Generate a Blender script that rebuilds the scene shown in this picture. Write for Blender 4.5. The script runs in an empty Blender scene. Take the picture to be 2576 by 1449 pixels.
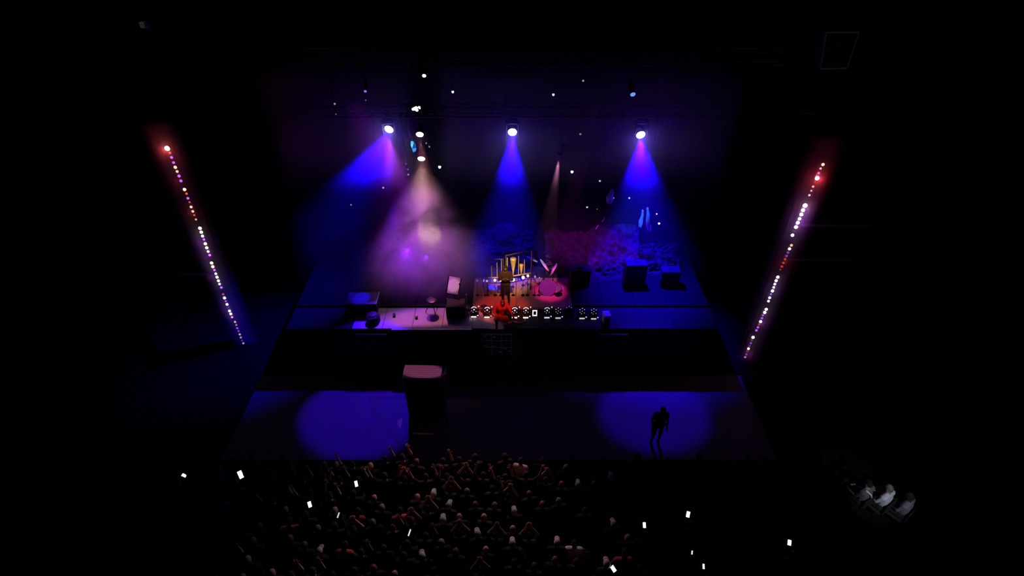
import bpy, bmesh, math, random
from math import pi, sin, cos, tan, radians as R
from mathutils import Vector, Matrix, Euler
random.seed(7)
S = bpy.context.scene
COL = S.collection

# ------------------------------------------------------------------ camera, world, light, exposure
CAM_Z, PITCH, F = 15.0, R(38.0), 1400.0
W, H = 2576.0, 1449.0
cd = bpy.data.cameras.new('camera'); cam = bpy.data.objects.new('camera', cd); COL.objects.link(cam)
cam.location = (0, 0, CAM_Z); cam.rotation_euler = (pi/2 - PITCH, 0, 0)
cd.sensor_width = 36.0; cd.lens = 36.0*F/W; cd.clip_start = 0.1; cd.clip_end = 200
S.camera = cam
wd = bpy.data.worlds.new('dark_hall'); S.world = wd; wd.use_nodes = True
wd.node_tree.nodes['Background'].inputs[0].default_value = (0, 0, 0, 1)
wd.node_tree.nodes['Background'].inputs[1].default_value = 0.0
S.view_settings.view_transform = 'Standard'; S.view_settings.look = 'None'
S.view_settings.exposure = 0.0; S.view_settings.gamma = 1.0; S.view_settings.use_curve_mapping = False

def ray(px, py):
    cx, cy = (px - W/2)/F, (H/2 - py)/F
    return Vector((cx, cos(PITCH) + cy*sin(PITCH), -sin(PITCH) + cy*cos(PITCH)))
def at_y(px, py, Y):            # the point of the plane y = Y seen at a pixel
    d = ray(px, py); t = Y/d.y
    return Vector((d.x*t, Y, CAM_Z + d.z*t))
def at_z(px, py, z):            # the point at height z seen at a pixel
    d = ray(px, py); t = (z - CAM_Z)/d.z
    return Vector((d.x*t, d.y*t, z))
def px_per_m(p):
    return F/(p.y*cos(PITCH) + (CAM_Z - p.z)*sin(PITCH))

def light(kind, name, loc, color, power, target=None, size=40, blend=.5, radius=.1, shadow=True):
    l = bpy.data.lights.new(name, kind); l.color = color; l.energy = power
    l.shadow_soft_size = radius; l.use_shadow = shadow
    if kind == 'SPOT':
        l.spot_size = R(size); l.spot_blend = blend
    o = bpy.data.objects.new(name, l); COL.objects.link(o); o.location = loc
    if target is not None:
        o.rotation_euler = (Vector(target) - Vector(loc)).to_track_quat('-Z', 'Y').to_euler()
    return o

DECK = 1.9                       # stage height
FRONT = 14.43                    # stage front edge
TR_Y = 18.0                      # main truss
L1, L2, L3 = at_y(978, 326, TR_Y), at_y(1289, 333, TR_Y), at_y(1612, 340, TR_Y)
WA, WB = at_y(1056, 338, TR_Y), at_y(1060, 399, TR_Y)
PF = at_y(1408, 390, TR_Y)
BLUE = (.007, 0, 1)
def ahead(p, t, d): return p + (Vector(t) - p).normalized()*d
P1 = Vector((-5.1, 12.3, 0)); P3 = Vector((4.8, 12.4, 0))
# blue washes (beam in the haze and pool on the pit floor)
light('SPOT', 'blue_wash_light', ahead(L1, P1, .16), (.04, 0, 1), 10500, P1, 18, .4, .1).scale = (1.5, 1, 1)
light('SPOT', 'blue_wash_light', ahead(L1, (-7.0, 16.8, 3.6), .16), BLUE, 14000, (-7.0, 16.8, 3.6), 44, 1, .08)
light('SPOT', 'blue_wash_light', ahead(L2, (-.15, 18.6, 2), .16), BLUE, 16000, (-.15, 18.4, 2), 44, 1, .08)
light('SPOT', 'blue_wash_light', ahead(L3, P3, .16), (.03, 0, 1), 7000, P3, 17.5, .5, .1).scale = (1.5, 1, 1)
light('SPOT', 'blue_wash_light', ahead(L3, (5.0, 16.9, 2), .16), BLUE, 26000, (5.0, 16.9, 2), 57, 1, .08)
for p, e in ((L1, 14), (L2, 14), (L3, 18)):
    light('POINT', 'lens_spill', p + Vector((0, -.22, -.05)), (.06, 0, 1), e, radius=.05)
light('SPOT', 'blue_lid_light', ahead(L1, at_z(908, 750, 2.45), .16), BLUE, 5000, at_z(908, 750, 2.45), 7, .6, .05)  # extra beam added to turn the case lid blue
# warm and violet light on the left of the stage, from behind, shuttered to the width of the lit deck panels
light('SPOT', 'warm_light', ahead(WB, (-3.2, 17.4, 1.9), .14), (1, .52, .45), 430, (-3.2, 17.6, 2.4), 80, 1, .06)
light('SPOT', 'warm_light', ahead(WB, (-3.0, 17.0, 2.5), .14), (1, .62, .5), 280, (-3.1, 17.0, 2.5), 24, 1, .06)
light('SPOT', 'warm_light', ahead(WA, (-2.9, 15.05, 1.9), .14), (1, .2, .36), 1500, (-2.7, 15.1, 1.9), 9.5, .5, .05).scale = (3.8, 1, 1)
light('SPOT', 'lid_light', (-2.6, 15.3, 10.4), (1, .2, .45), 1100, (-2.9, 12.45, 1.9), 4.2, .3, .03).scale = (2.3, 1, 1)  # added narrow spot without a fixture, for the pink lid
light('SPOT', 'violet_light', (-4.2, 18.1, 7.4), (.5, .06, 1), 2300, (-3.4, 15.1, 1.9), 9.5, .6, .08).scale = (4.2, 1, 1)
light('SPOT', 'violet_light', (-4.5, 14.9, 10.4), (.46, .02, 1), 4400, (-3.3, 17.6, 2.6), 34, 1, .1)
light('SPOT', 'yellow_light', (-1.6, 9.2, 12.5), (1, .8, .04), 9000, at_y(1080, 588, 17.0), 4.6, .35, .05)  # added from the hall side, lays the yellow patch on the smoke
light('SPOT', 'profile_light', ahead(PF, at_y(1375, 600, 17.6), .2), (.95, .3, .55), 1150, at_y(1375, 600, 17.6), 17, .25, .04)
# centre, unseen spots: amber on the chime racks, red on the musicians, magenta on the drums
light('SPOT', 'amber_light', (.2, 9.2, 12.5), (1, .6, .24), 11000, at_y(1285, 690, 16.4), 8, .8, .05)
light('SPOT', 'red_light', (-.5, 9.2, 12.5), (1, .06, .035), 6500, (-.35, 15.25, 2.3), 8, .7, .05).scale = (1.35, 1, 1)
light('SPOT', 'sheet_fill', (-1.0, 9.2, 12.5), (1, .5, .85), 1800, at_y(1141, 718, 15.75), 2.6, .5, .03)  # added spot without a fixture, brightens the music sheet
light('SPOT', 'cymbal_fill', (1.4, 9.2, 12.5), (1, .72, .85), 4500, at_y(1362, 668, 16.9), 3.6, .6, .03)  # added spot without a fixture, brightens the cymbals
light('SPOT', 'magenta_light', (2.4, 14.9, 10.4), (1, .03, .8), 5500, at_y(1385, 720, 16.4), 10, .8, .05)
# blue and violet wash over the drapes on the right, from added lamps without fixtures
light('SPOT', 'violet_drape_light', (1.4, 9.2, 12.5), (.62, .02, 1), 7000, (2.9, 18.2, 2.9), 9, .9, .1).scale = (2.1, 1, 1)
for px, py, e in ((1525, 632, 14), (1598, 642, 14), (1605, 692, 16), (1642, 726, 14), (1492, 655, 9), (1440, 640, 6)):
    light('POINT', 'blue_patch_fill', at_y(px, py, 17.55 if py < 660 else 17.0), (.14, 0, 1), e, radius=.08)  # bare points added to make soft blue patches on the drapes
light('SPOT', 'azure_fill', (3.4, 9.2, 12.5), (.04, .22, 1), 6500, at_y(1593, 532, 18.0), 6.5, .5, .05)  # added spot that puts blue on the hanging cloths
light('SPOT', 'blue_floor_light', (4.4, 18.0, 7.4), (.06, 0, 1), 1800, (3.0, 15.0, 1.9), 14, .9, .1).scale = (2.5, 1, 1)
# the crowd: unseen spots before the stage, faint white, and red at the front rows
light('SPOT', 'crowd_light', (-.8, 14.2, 5.6), (1, .95, .96), 440, (-1.6, 7.0, 1.6), 34, .8, .15).scale = (2.3, 1, 1)
light('SPOT', 'red_crowd_light', (-1.2, 14.25, 2.4), (1, .10, .10), 900, (-1.2, 9.2, 2.0), 22, .8, .1).scale = (3.4, 1, 1)
light('SPOT', 'trio_fill', (8.4, 3.6, 7.0), (.85, .9, 1), 650, at_z(2232, 1255, 1.9), 13, .6, .05)  # unseen spot added to light the seated trio
light('SPOT', 'high_frame_fill', (9.0, 8.0, 14.6), (1, 1, 1), 14, at_y(2110, 130, 12), 40, .8, .1)  # unseen fill added so the high frame shows faintly
light('SPOT', 'high_frame_fill', (-9.0, 8.0, 14.6), (1, 1, 1), 30, at_y(363, 62, 11), 30, .8, .1)  # the same added fill for the grey housing at left

# ------------------------------------------------------------------ materials
MATS = {}
def mat(name, col, rough=.6, metal=0., var=.25, scale=6., bump=0., spec=.5):
    if name in MATS: return MATS[name]
    m = bpy.data.materials.new(name); m.use_nodes = True; nt = m.node_tree; b = nt.nodes['Principled BSDF']
    tc = nt.nodes.new('ShaderNodeTexCoord'); nz = nt.nodes.new('ShaderNodeTexNoise')
    nz.inputs['Scale'].default_value = scale; nz.inputs['Detail'].default_value = 3
    nt.links.new(tc.outputs['Object'], nz.inputs['Vector'])
    rp = nt.nodes.new('ShaderNodeValToRGB')
    c = Vector(col)
    rp.color_ramp.elements[0].color = (*(c*(1 - var)), 1); rp.color_ramp.elements[1].color = (*(c*(1 + var)), 1)
    b.inputs['Specular IOR Level'].default_value = spec
    nt.links.new(nz.outputs['Fac'], rp.inputs['Fac']); nt.links.new(rp.outputs['Color'], b.inputs['Base Color'])
    b.inputs['Roughness'].default_value = rough; b.inputs['Metallic'].default_value = metal
    if bump:
        bp = nt.nodes.new('ShaderNodeBump'); bp.inputs['Strength'].default_value = bump
        nt.links.new(nz.outputs['Fac'], bp.inputs['Height']); nt.links.new(bp.outputs['Normal'], b.inputs['Normal'])
    MATS[name] = m; return m
def glow(name, col, strength):
    if name in MATS: return MATS[name]
    m = bpy.data.materials.new(name); m.use_nodes = True; nt = m.node_tree; nt.nodes.clear()
    e = nt.nodes.new('ShaderNodeEmission'); o = nt.nodes.new('ShaderNodeOutputMaterial')
    e.inputs[0].default_value = (*col, 1); e.inputs[1].default_value = strength
    nt.links.new(e.outputs[0], o.inputs[0]); m.cycles.emission_sampling = 'NONE'
    MATS[name] = m; return m

BLACK = mat('black_metal', (.012, .012, .014), .45, .3)
MATT = mat('black_paint', (.012, .012, .013), .8)
DARKWALL = mat('dark_wall', (.008, .008, .009), .9, 0, .3, 2., .1, 0.)
CLOTH_B = mat('black_cloth', (.012, .012, .014), .95)
STEEL = mat('steel', (.45, .45, .47), .35, .9, .15)
BRASS = mat('brass', (.75, .55, .25), .3, .9, .15)
GOLD = mat('gold_finish', (.8, .62, .32), .4, .5, .15)
WHITE = mat('white_plastic', (.75, .75, .75), .5, 0, .05)
PAPER = mat('paper', (.8, .78, .8), .8, 0, .05, 3)
WOOD = mat('dark_wood', (.10, .045, .025), .5, 0, .4, 9)

# ------------------------------------------------------------------ mesh helpers
class MB:
    def __init__(self): self.v, self.f, self.m = [], [], []
    def add(self, vs, fs, mi=0):
        n = len(self.v); self.v += [tuple(x) for x in vs]; self.f += [tuple(i + n for i in q) for q in fs]; self.m += [mi]*len(fs); return self
    def box(self, c, s, rot=None, bev=0., mi=0):
        hx, hy, hz = s[0]/2, s[1]/2, s[2]/2
        b = min(bev, hx*.45, hy*.45, hz*.45) if bev else 0
        c = Vector(c); Rm = rot if rot is not None else Matrix.Identity(3)
        if not b:
            P = [Vector((x*hx, y*hy, z*hz)) for z in (-1, 1) for y in (-1, 1) for x in (-1, 1)]
            return self.add([c + Rm @ p for p in P], [(0,2,3,1),(4,5,7,6),(0,1,5,4),(2,6,7,3),(0,4,6,2),(1,3,7,5)], mi)
        pts, ring = [], []
        def loop(z, k):
            a, d = hx - k, hy - k
            return [(-a+b*(k==0),-d,z),(a-b*(k==0),-d,z),(a,-d+b*(k==0),z),(a,d-b*(k==0),z),(a-b*(k==0),d,z),(-a+b*(k==0),d,z),(-a,d-b*(k==0),z),(-a,-d+b*(k==0),z)]
        for z, k in ((-hz, b), (-hz+b, 0), (hz-b, 0), (hz, b)):
            pts += loop(z, k)
        fs = [tuple(range(7, -1, -1)), tuple(range(24, 32))]
        for l in range(3):
            for i in range(8):
                j = (i+1) % 8; fs.append((l*8+i, l*8+j, l*8+8+j, l*8+8+i))
        return self.add([c + Rm @ Vector(p) for p in pts], fs, mi)
    def tube(self, a, b, r0, r1=None, n=8, mi=0):
        a, b = Vector(a), Vector(b); r1 = r0 if r1 is None else r1
        q = (b - a).to_track_quat('Z', 'Y').to_matrix()
        vs = [a + q @ Vector((r0*cos(2*pi*i/n), r0*sin(2*pi*i/n), 0)) for i in range(n)] + \
             [b + q @ Vector((r1*cos(2*pi*i/n), r1*sin(2*pi*i/n), 0)) for i in range(n)]
        fs = [(i, (i+1) % n, n+(i+1) % n, n+i) for i in range(n)] + [tuple(range(n-1, -1, -1)), tuple(range(n, 2*n))]
        return self.add(vs, fs, mi)
    def path(self, pts, r, n=6, mi=0):
        pts = [Vector(p) for p in pts]; vs, fs = [], []
        for k, p in enumerate(pts):
            d = (pts[min(k+1, len(pts)-1)] - pts[max(k-1, 0)]).normalized()
            q = d.to_track_quat('Z', 'Y').to_matrix(); rr = r[k] if isinstance(r, (list, tuple)) else r
            vs += [p + q @ Vector((rr*cos(2*pi*i/n), rr*sin(2*pi*i/n), 0)) for i in range(n)]
        for k in range(len(pts)-1):
            fs += [(k*n+i, k*n+(i+1) % n, (k+1)*n+(i+1) % n, (k+1)*n+i) for i in range(n)]
        fs += [tuple(range(n-1, -1, -1)), tuple(range((len(pts)-1)*n, len(pts)*n))]
        return self.add(vs, fs, mi)
    def lathe(self, prof, n=20, axis=None, org=(0, 0, 0), mi=0):
        q = Vector(axis if axis is not None else (0, 0, 1)).to_track_quat('Z', 'Y').to_matrix(); o = Vector(org); vs, fs = [], []
        for r, z in prof:
            vs += [o + q @ Vector((r*cos(2*pi*i/n), r*sin(2*pi*i/n), z)) for i in range(n)]
        for k in range(len(prof)-1):
            fs += [(k*n+i, k*n+(i+1) % n, (k+1)*n+(i+1) % n, (k+1)*n+i) for i in range(n)]
        fs += [tuple(range(n-1, -1, -1)), tuple(range((len(prof)-1)*n, len(prof)*n))]
        return self.add(vs, fs, mi)
    def ball(self, c, r, n=10, m=7, rot=None, mi=0):
        r = Vector((r, r, r)) if not hasattr(r, '__len__') else Vector(r); c = Vector(c); vs, fs = [], []
        Rm = rot if rot is not None else Matrix.Identity(3)
        vs.append(c + Rm @ Vector((0, 0, -r.z)))
        for k in range(1, m):
            t = pi*k/m
            vs += [c + Rm @ Vector((r.x*sin(t)*cos(2*pi*i/n), r.y*sin(t)*sin(2*pi*i/n), -r.z*cos(t))) for i in range(n)]
        vs.append(c + Rm @ Vector((0, 0, r.z))); last = len(vs)-1
        for i in range(n):
            fs.append((0, 1+(i+1) % n, 1+i)); fs.append((last, last-n+i, last-n+(i+1) % n))
        for k in range(m-2):
            fs += [(1+k*n+i, 1+k*n+(i+1) % n, 1+(k+1)*n+(i+1) % n, 1+(k+1)*n+i) for i in range(n)]
        return self.add(vs, fs, mi)
    def mesh(self, name, mats, smooth=False):
        me = bpy.data.meshes.new(name); me.from_pydata(self.v, [], self.f)
        for m in (mats if isinstance(mats, (list, tuple)) else [mats]): me.materials.append(m)
        me.polygons.foreach_set('material_index', self.m)
        if smooth: me.polygons.foreach_set('use_smooth', [True]*len(self.f))
        me.update(); return me
    def build(self, name, mats, parent=None, smooth=False, loc=None, rot=None):
        return link(name, self.mesh(name, mats, smooth), parent, loc, rot)
def link(name, me, parent=None, loc=None, rot=None):
    o = bpy.data.objects.new(name, me); COL.objects.link(o)
    if parent is not None: o.parent = parent
    if loc is not None: o.location = loc
    if rot is not None: o.rotation_euler = rot
    return o
def tag(o, label=None, cat=None, group=None, kind=None):
    if label: o['label'] = label
    if cat: o['category'] = cat
    if group: o['group'] = group
    if kind: o['kind'] = kind
    return o
def thing(name, label, cat, loc=(0, 0, 0), rz=0., group=None, rot=None):
    o = bpy.data.objects.new(name, None); COL.objects.link(o); o.location = loc
    o.rotation_euler = rot if rot is not None else (0, 0, rz); o.empty_display_size = .1
    return tag(o, label, cat, group)
def kids(o): return [c for c in COL.objects if c.parent is o]
def dup(root, loc, rz=None, label=None, group=None):
    r = root.copy(); COL.objects.link(r); r.location = loc
    if rz is not None: r.rotation_euler = (0, 0, rz)
    if label: r['label'] = label
    if group: r['group'] = group
    for c in root.children:
        k = c.copy(); COL.objects.link(k); k.parent = r
        for g in c.children:
            h = g.copy(); COL.objects.link(h); h.parent = k
    return r
def facing(d):                    # rotation that turns local -Z towards d
    return Vector(d).to_track_quat('-Z', 'Y').to_euler()

# ------------------------------------------------------------------ the setting
def struct(name, mb, m, label=None):
    return tag(mb.build(name, m), label, None, None, 'structure')
PIT = mat('pit_floor_vinyl', (.13, .125, .135), .9, 0, .12, 1.2, 0, 0.)
struct('floor', MB().box((0, 10, -.1), (27.4, 26, .2)), mat('hall_floor', (.008, .008, .009), .9, 0, .2, 1.5, 0, 0.))
struct('floor_pit', MB().box((-.4, 11.85, .01), (17.4, 4.3, .02)), PIT)
struct('wall_back', MB().box((0, 21.6, 8.7), (27.4, .3, 17.8)), DARKWALL)
struct('wall_left', MB().box((-13.6, 10, 8.7), (.3, 26, 17.8)), DARKWALL)
struct('wall_right', MB().box((13.6, 10, 8.7), (.3, 26, 17.8)), DARKWALL)
struct('ceiling', MB().box((0, 10, 17.6), (27.4, 26, .2)), DARKWALL)
# side pillars of the stage opening that carry the light battens
LX, LY, RX, RY = -10.25, 15.55, 8.72, 14.62
struct('trim_1', MB().box((LX, LY+.32, 5.2), (.5, .4, 10.4), None, .03), mat('pillar_felt', (.004, .004, .004), .95, spec=0.), 'dark pillar behind the left string of lamps')
struct('trim_2', MB().box((RX, RY+.32, 5.2), (.5, .4, 10.4), None, .03), mat('pillar_felt', (.004, .004, .004), .95, spec=0.), 'dark pillar behind the right string of lamps')
LEDGE = mat('ledge_paint', (.12, .12, .13), .4, 0, .1)
for i, (x0, x1, py, Yv) in enumerate(((1922, 2190, 567, 15.6), (1985, 2140, 654, 15.6), (1890, 1988, 876, 15.6))):
    a, b = at_y(x0, py, Yv), at_y(x1, py, Yv)
    struct('trim_%d' % (3+i), MB().box(((a.x+b.x)/2, Yv, a.z), (b.x-a.x, .1, .035), None, .008), LEDGE)
a, b = at_y(448, 690, 16.2), at_y(535, 690, 16.2)
struct('trim_6', MB().box(((a.x+b.x)/2, 16.2, a.z), (b.x-a.x, .1, .035), None, .008), LEDGE)

# stage
XL, XR = -7.9, 7.2
st = thing('stage', 'dark stage platform with skirt panels and pale metal front edge', 'stage', (0, 0, 0))
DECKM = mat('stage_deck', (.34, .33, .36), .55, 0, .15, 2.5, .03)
DECK_UNLIT = mat('stage_deck_unlit', (.014, .014, .016), .7, 0, .15, 2.5, .03, .15)  # darker copy of the deck colour where less light falls
DECKD = mat('stage_deck_dark', (.007, .007, .008), .7, 0, .2, 2.5, .03, .1)  # darkened so the lamps hardly show on the back deck
MB().box(((XL+XR)/2, 18.0, DECK-.06), (XR-XL, 7.0-.02, .1)).build('deck_frame', MATT, st)
# deck panels, each 1.2 m wide: lit tone left of centre, shade put into the colour elsewhere
xs = [XL] + [at_z(885, 828, DECK).x] + [at_z(885, 828, DECK).x + i*(at_z(1187, 828, DECK).x - at_z(885, 828, DECK).x)/4 for i in range(1, 5)]
x = xs[-1]
while x < XR - 1.3: x += 1.18; xs.append(x)
xs.append(XR)
LIT = (1, 2, 3, 4)
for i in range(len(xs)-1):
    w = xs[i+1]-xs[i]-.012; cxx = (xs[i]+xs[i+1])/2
    pm = DECKM if i in LIT or i == 5 else DECK_UNLIT
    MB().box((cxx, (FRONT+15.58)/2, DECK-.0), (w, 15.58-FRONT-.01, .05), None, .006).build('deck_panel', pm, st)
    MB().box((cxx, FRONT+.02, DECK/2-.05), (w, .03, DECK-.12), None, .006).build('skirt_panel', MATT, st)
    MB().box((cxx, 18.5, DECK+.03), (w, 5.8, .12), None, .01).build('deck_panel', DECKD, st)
MB().box(((at_z(985, 828, DECK).x+at_z(1187, 828, DECK).x)/2, FRONT-.03, DECK+.005), (at_z(1187, 828, DECK).x-at_z(985, 828, DECK).x, .07, .05), None, .012).build('front_edge_strip', mat('pale_edge', (.9, .88, .88), .35), st)['label'] = 'pale metal strip along the lit front edge'
MB().box(((xs[1]+xs[5])/2, 15.6, DECK+.09), (xs[5]-xs[1], .03, .05), None, .006).build('riser_nosing', MATT, st)

# lattice speakers let into the stage front
light('SPOT', 'front_light', (-1.0, 8.5, 12.5), (.6, .4, 1), 500, (-.35, 14.3, 1.42), 4.6, .5, .03).scale = (1.6, 1, 1)  # unseen spot added to bring out the middle grille
def lattice(cx0, cx1, name_label, g=.3):
    a, b = at_y(cx0, 838, FRONT-.12), at_y(cx1, 838, FRONT-.12)
    w = b.x-a.x; zt = 1.78; zb = at_y(cx0, 892, FRONT-.12).z; h = zt-zb
    t = thing('lattice_grille', name_label, 'grille', ((a.x+b.x)/2, FRONT-.13, zb), 0, 'lattice grilles on the stage front')
    GR = mat('grille_tone_%.2f' % g, (g, g*.97, g*1.1), .45, .4, .3, 4)  # darker tone on the outer grilles stands for their weaker light
    MB().box((0, .075, h/2), (w, .06, h), None, .01).build('back_panel', MATT, t)
    MB().box((0, .05, .0), (w, .12, .03)).build('shelf', MATT, t)
    for q in (-.5, -.17, .16, .49):
        MB().box((q*w, 0, h/2), (.03, .03, h), None, .005).build('upright', GR, t)
    for q in (.0, .36, .68, .985):
        MB().box((0, .01, q*h), (w, .018, .018)).build('crossbar', GR, t)
    for (u, v, s) in ((-.38, .9, .1), (-.08, .86, .09), (-.36, .45, .08), (-.1, .42, .09), (.28, .3, .11), (.1, .14, .08), (-.34, .15, .07), (.42, .18, .07)):
        q = Euler((0, random.uniform(-.6, .6), 0)).to_matrix()
        MB().box((u*w, -.005, v*h), (s*1.3, .02, s*.6), q, .006).build('bracket', GR, t)
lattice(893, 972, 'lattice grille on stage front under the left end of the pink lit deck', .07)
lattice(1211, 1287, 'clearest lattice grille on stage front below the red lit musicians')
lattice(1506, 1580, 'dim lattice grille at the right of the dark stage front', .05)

# ------------------------------------------------------------------ haze
def volume(name, lo, hi, label, dens_fn, step=1.0):
    lo, hi = Vector(lo), Vector(hi)
    o = MB().box((lo+hi)/2, hi-lo).build(name, None or [])
    m = bpy.data.materials.new(name); m.use_nodes = True; nt = m.node_tree; nt.nodes.clear()
    out = nt.nodes.new('ShaderNodeOutputMaterial'); vs = nt.nodes.new('ShaderNodeVolumeScatter')
    vs.inputs['Color'].default_value = (1, 1, 1, 1); vs.inputs['Anisotropy'].default_value = 0.0
    nt.links.new(vs.outputs[0], out.inputs['Volume'])
    d = dens_fn(nt)
    if isinstance(d, float): vs.inputs['Density'].default_value = d; m.cycles.homogeneous_volume = True
    else: nt.links.new(d, vs.inputs['Density'])
    m.cycles.volume_step_rate = step
    o.data.materials.append(m)
    return tag(o, label, 'haze', None, 'stuff')
def N(nt, op, a, b=None, clamp=False):
    n = nt.nodes.new('ShaderNodeMath'); n.operation = op; n.use_clamp = clamp
    for i, v in enumerate((a, b)):
        if v is None: continue
        if isinstance(v, (int, float)): n.inputs[i].default_value = v
        else: nt.links.new(v, n.inputs[i])
    return n.outputs[0]
def coords(nt):
    tc = nt.nodes.new('ShaderNodeTexCoord'); sx = nt.nodes.new('ShaderNodeSeparateXYZ'); nt.links.new(tc.outputs['Object'], sx.inputs[0])
    return tc.outputs['Object'], sx.outputs
def noise(nt, vec, scale, detail=2., dist=0.):
    n = nt.nodes.new('ShaderNodeTexNoise'); n.inputs['Scale'].default_value = scale; n.inputs['Detail'].default_value = detail
    n.inputs['Distortion'].default_value = dist
    nt.links.new(vec, n.inputs['Vector']); return n.outputs['Fac']
def maprange(nt, v, a, b, c=0., d=1.):
    n = nt.nodes.new('ShaderNodeMapRange'); n.interpolation_type = 'SMOOTHSTEP'; nt.links.new(v, n.inputs[0])
    for i, q in enumerate((a, b, c, d)): n.inputs[1+i].default_value = q
    return n.outputs[0]
def haze_density(nt):
    vec, xyz = coords(nt)
    lay = N(nt, 'MULTIPLY', N(nt, 'MULTIPLY', maprange(nt, xyz[2], 5.5, 7.3, 0., .5), maprange(nt, N(nt, 'ABSOLUTE', N(nt, 'ADD', xyz[0], 2.9)), .3, 1.0, .05, 1.)), maprange(nt, xyz[1], 16.8, 17.6, 0., 1.))
    nz = maprange(nt, noise(nt, vec, .45, 1.), .3, .7, .55, 1.3)
    return N(nt, 'ADD', N(nt, 'MULTIPLY', lay, nz), N(nt, 'MULTIPLY', maprange(nt, xyz[1], 15.8, 17.6, .05, 1.), .010))
volume('haze', (-7.8, 15.0, 2.6), (7.2, 21.0, 9.6), 'thin haze drifting under the lighting truss over the stage', haze_density, 2.0)
def smoke_density(nt):
    vec, xyz = coords(nt)
    # plume that leans: axis x grows slowly with depth below the lamp, wider at the bottom
    ax = N(nt, 'SUBTRACT', xyz[0], -3.05); ax = N(nt, 'ABSOLUTE', ax)
    wd_ = maprange(nt, xyz[2], 2.4, 6.2, 2.9, 1.0)
    fx = maprange(nt, N(nt, 'DIVIDE', ax, wd_), .1, 1., 1., 0.)
    ay = N(nt, 'ABSOLUTE', N(nt, 'SUBTRACT', xyz[1], 17.0)); fy = maprange(nt, ay, .2, 1.5, 1., 0.)
    fz = maprange(nt, xyz[2], 5.0, 6.5, 1., 0.)
    nz = maprange(nt, noise(nt, vec, .7, 3., .8), .37, .63, .06, 1.1)
    plume = N(nt, 'MULTIPLY', N(nt, 'MULTIPLY', N(nt, 'MULTIPLY', fx, fy), N(nt, 'MULTIPLY', fz, nz)), .6)
    low = N(nt, 'MULTIPLY', maprange(nt, xyz[2], 2.1, 4.0, .26, 0.), maprange(nt, N(nt, 'ABSOLUTE', N(nt, 'ADD', xyz[0], 3.3)), 1.4, 2.9, 1., 0.))
    low = N(nt, 'MULTIPLY', low, N(nt, 'MULTIPLY', maprange(nt, xyz[1], 15.5, 16.3, 0., 1.), maprange(nt, xyz[1], 18.0, 18.7, 1., 0.)))
    return N(nt, 'ADD', plume, N(nt, 'MULTIPLY', low, maprange(nt, noise(nt, vec, 1.1, 2.), .3, .65, .5, 1.2)))
volume('smoke', (-6.3, 15.4, 2.1), (-.4, 18.7, 7.0), 'thick smoke plume lit warm and violet at the left of the stage', smoke_density, 1.0)
def string_haze(X, Y):  # haze pocket added so the lamp halos show
    def f(nt):
        vec, xyz = coords(nt)
        fx = maprange(nt, N(nt, 'ABSOLUTE', N(nt, 'SUBTRACT', xyz[0], X-.012*X)), .02, .6, 1., 0.)
        fy = maprange(nt, N(nt, 'SUBTRACT', xyz[1], Y), -.5, -.05, 0., 1.)
        return N(nt, 'MULTIPLY', N(nt, 'MULTIPLY', fx, fy), .5)
    return f
volume('haze', (LX-.75, LY-.65, .3), (LX+.75, LY+.015, 8.9), 'thin haze around the left string of lamps', string_haze(LX, LY), 1.0)
volume('haze', (RX-.75, RY-.65, .3), (RX+.75, RY+.015, 8.9), 'thin haze around the right string of lamps', string_haze(RX, RY), 1.0)

# ------------------------------------------------------------------ trusses
def truss(label, x0, x1, Y, z, s=.32):
    t = thing('lighting_truss', label, 'truss', (0, Y, z), 0)
    for dy in (-s/2, s/2):
        for dz in (-s/2, s/2):
            MB().tube((x0, dy, dz), (x1, dy, dz), .025).build('chord', BLACK, t)
    m = MB(); n = int((x1-x0)/.5)
    for i in range(n):
        a, b = x0+(x1-x0)*i/n, x0+(x1-x0)*(i+1)/n
        k = 1 if i % 2 else -1
        m.tube((a, -s/2, -k*s/2), (b, -s/2, k*s/2), .012, None, 5).tube((a, s/2, -k*s/2), (b, s/2, k*s/2), .012, None, 5)
        m.tube((a, -k*s/2, s/2), (b, k*s/2, s/2), .012, None, 5)
    tag(m.build('bracing', BLACK, t), kind='stuff')
    for xx in (x0+.6, x1-.6, (x0+x1)/2):
        MB().tube((xx, 0, s/2), (xx, 0, 17.5-z), .012).build('hanging_wire', BLACK, t)
    return t
TOPZ = L2.z+.59
def clamp(t, z):
    MB().box((0, 0, z), (.06, .345, .05)).build('clamp', BLACK, t)
truss('dark main truss carrying the three blue wash lamps', -7.6, 7.2, TR_Y, L2.z+.75)
truss('dark upper truss in front of and above the main truss', -7.6, 7.2, 15.4, 10.75)

# ------------------------------------------------------------------ moving heads (three blue washes)
def moving_head(label, p, tgt, zt):
    t = thing('wash_light', label, 'stage light', p, 0, 'blue wash lights')
    top = zt - p.z
    MB().box((0, 0, top-.2), (.34, .22, .14), None, .02).tube((0, 0, top-.14), (0, 0, top), .03).build('base', BLACK, t)
    MB().box((-.21, 0, top-.42), (.04, .12, .46), None, .01).box((.21, 0, top-.42), (.04, .12, .46), None, .01).box((0, 0, top-.26), (.46, .14, .05), None, .01).build('yoke', BLACK, t)
    clamp(t, top)
    d = (Vector(tgt)-p).normalized(); c = -d*.16
    hd = MB().lathe([(.05, -.2), (.13, -.17), (.165, -.05), (.17, .1), (.155, .145)], 20, d, c, ).build('head', BLACK, t, True)
    MB().lathe([(.148, .0), (.145, .012), (.10, .022)], 24, d, c + d*.145).build('lens', glow('lens_white', (1, .97, 1), 12), hd)['label'] = 'glowing white round lens'
moving_head('left of three blue wash lamps, its beam leaning to the left', L1, L1+Vector((-.2, -1, -.34)), TOPZ)
moving_head('middle of three blue wash lamps, its beam straight down', L2, L2+Vector((0, -1, -.34)), TOPZ)
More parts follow.
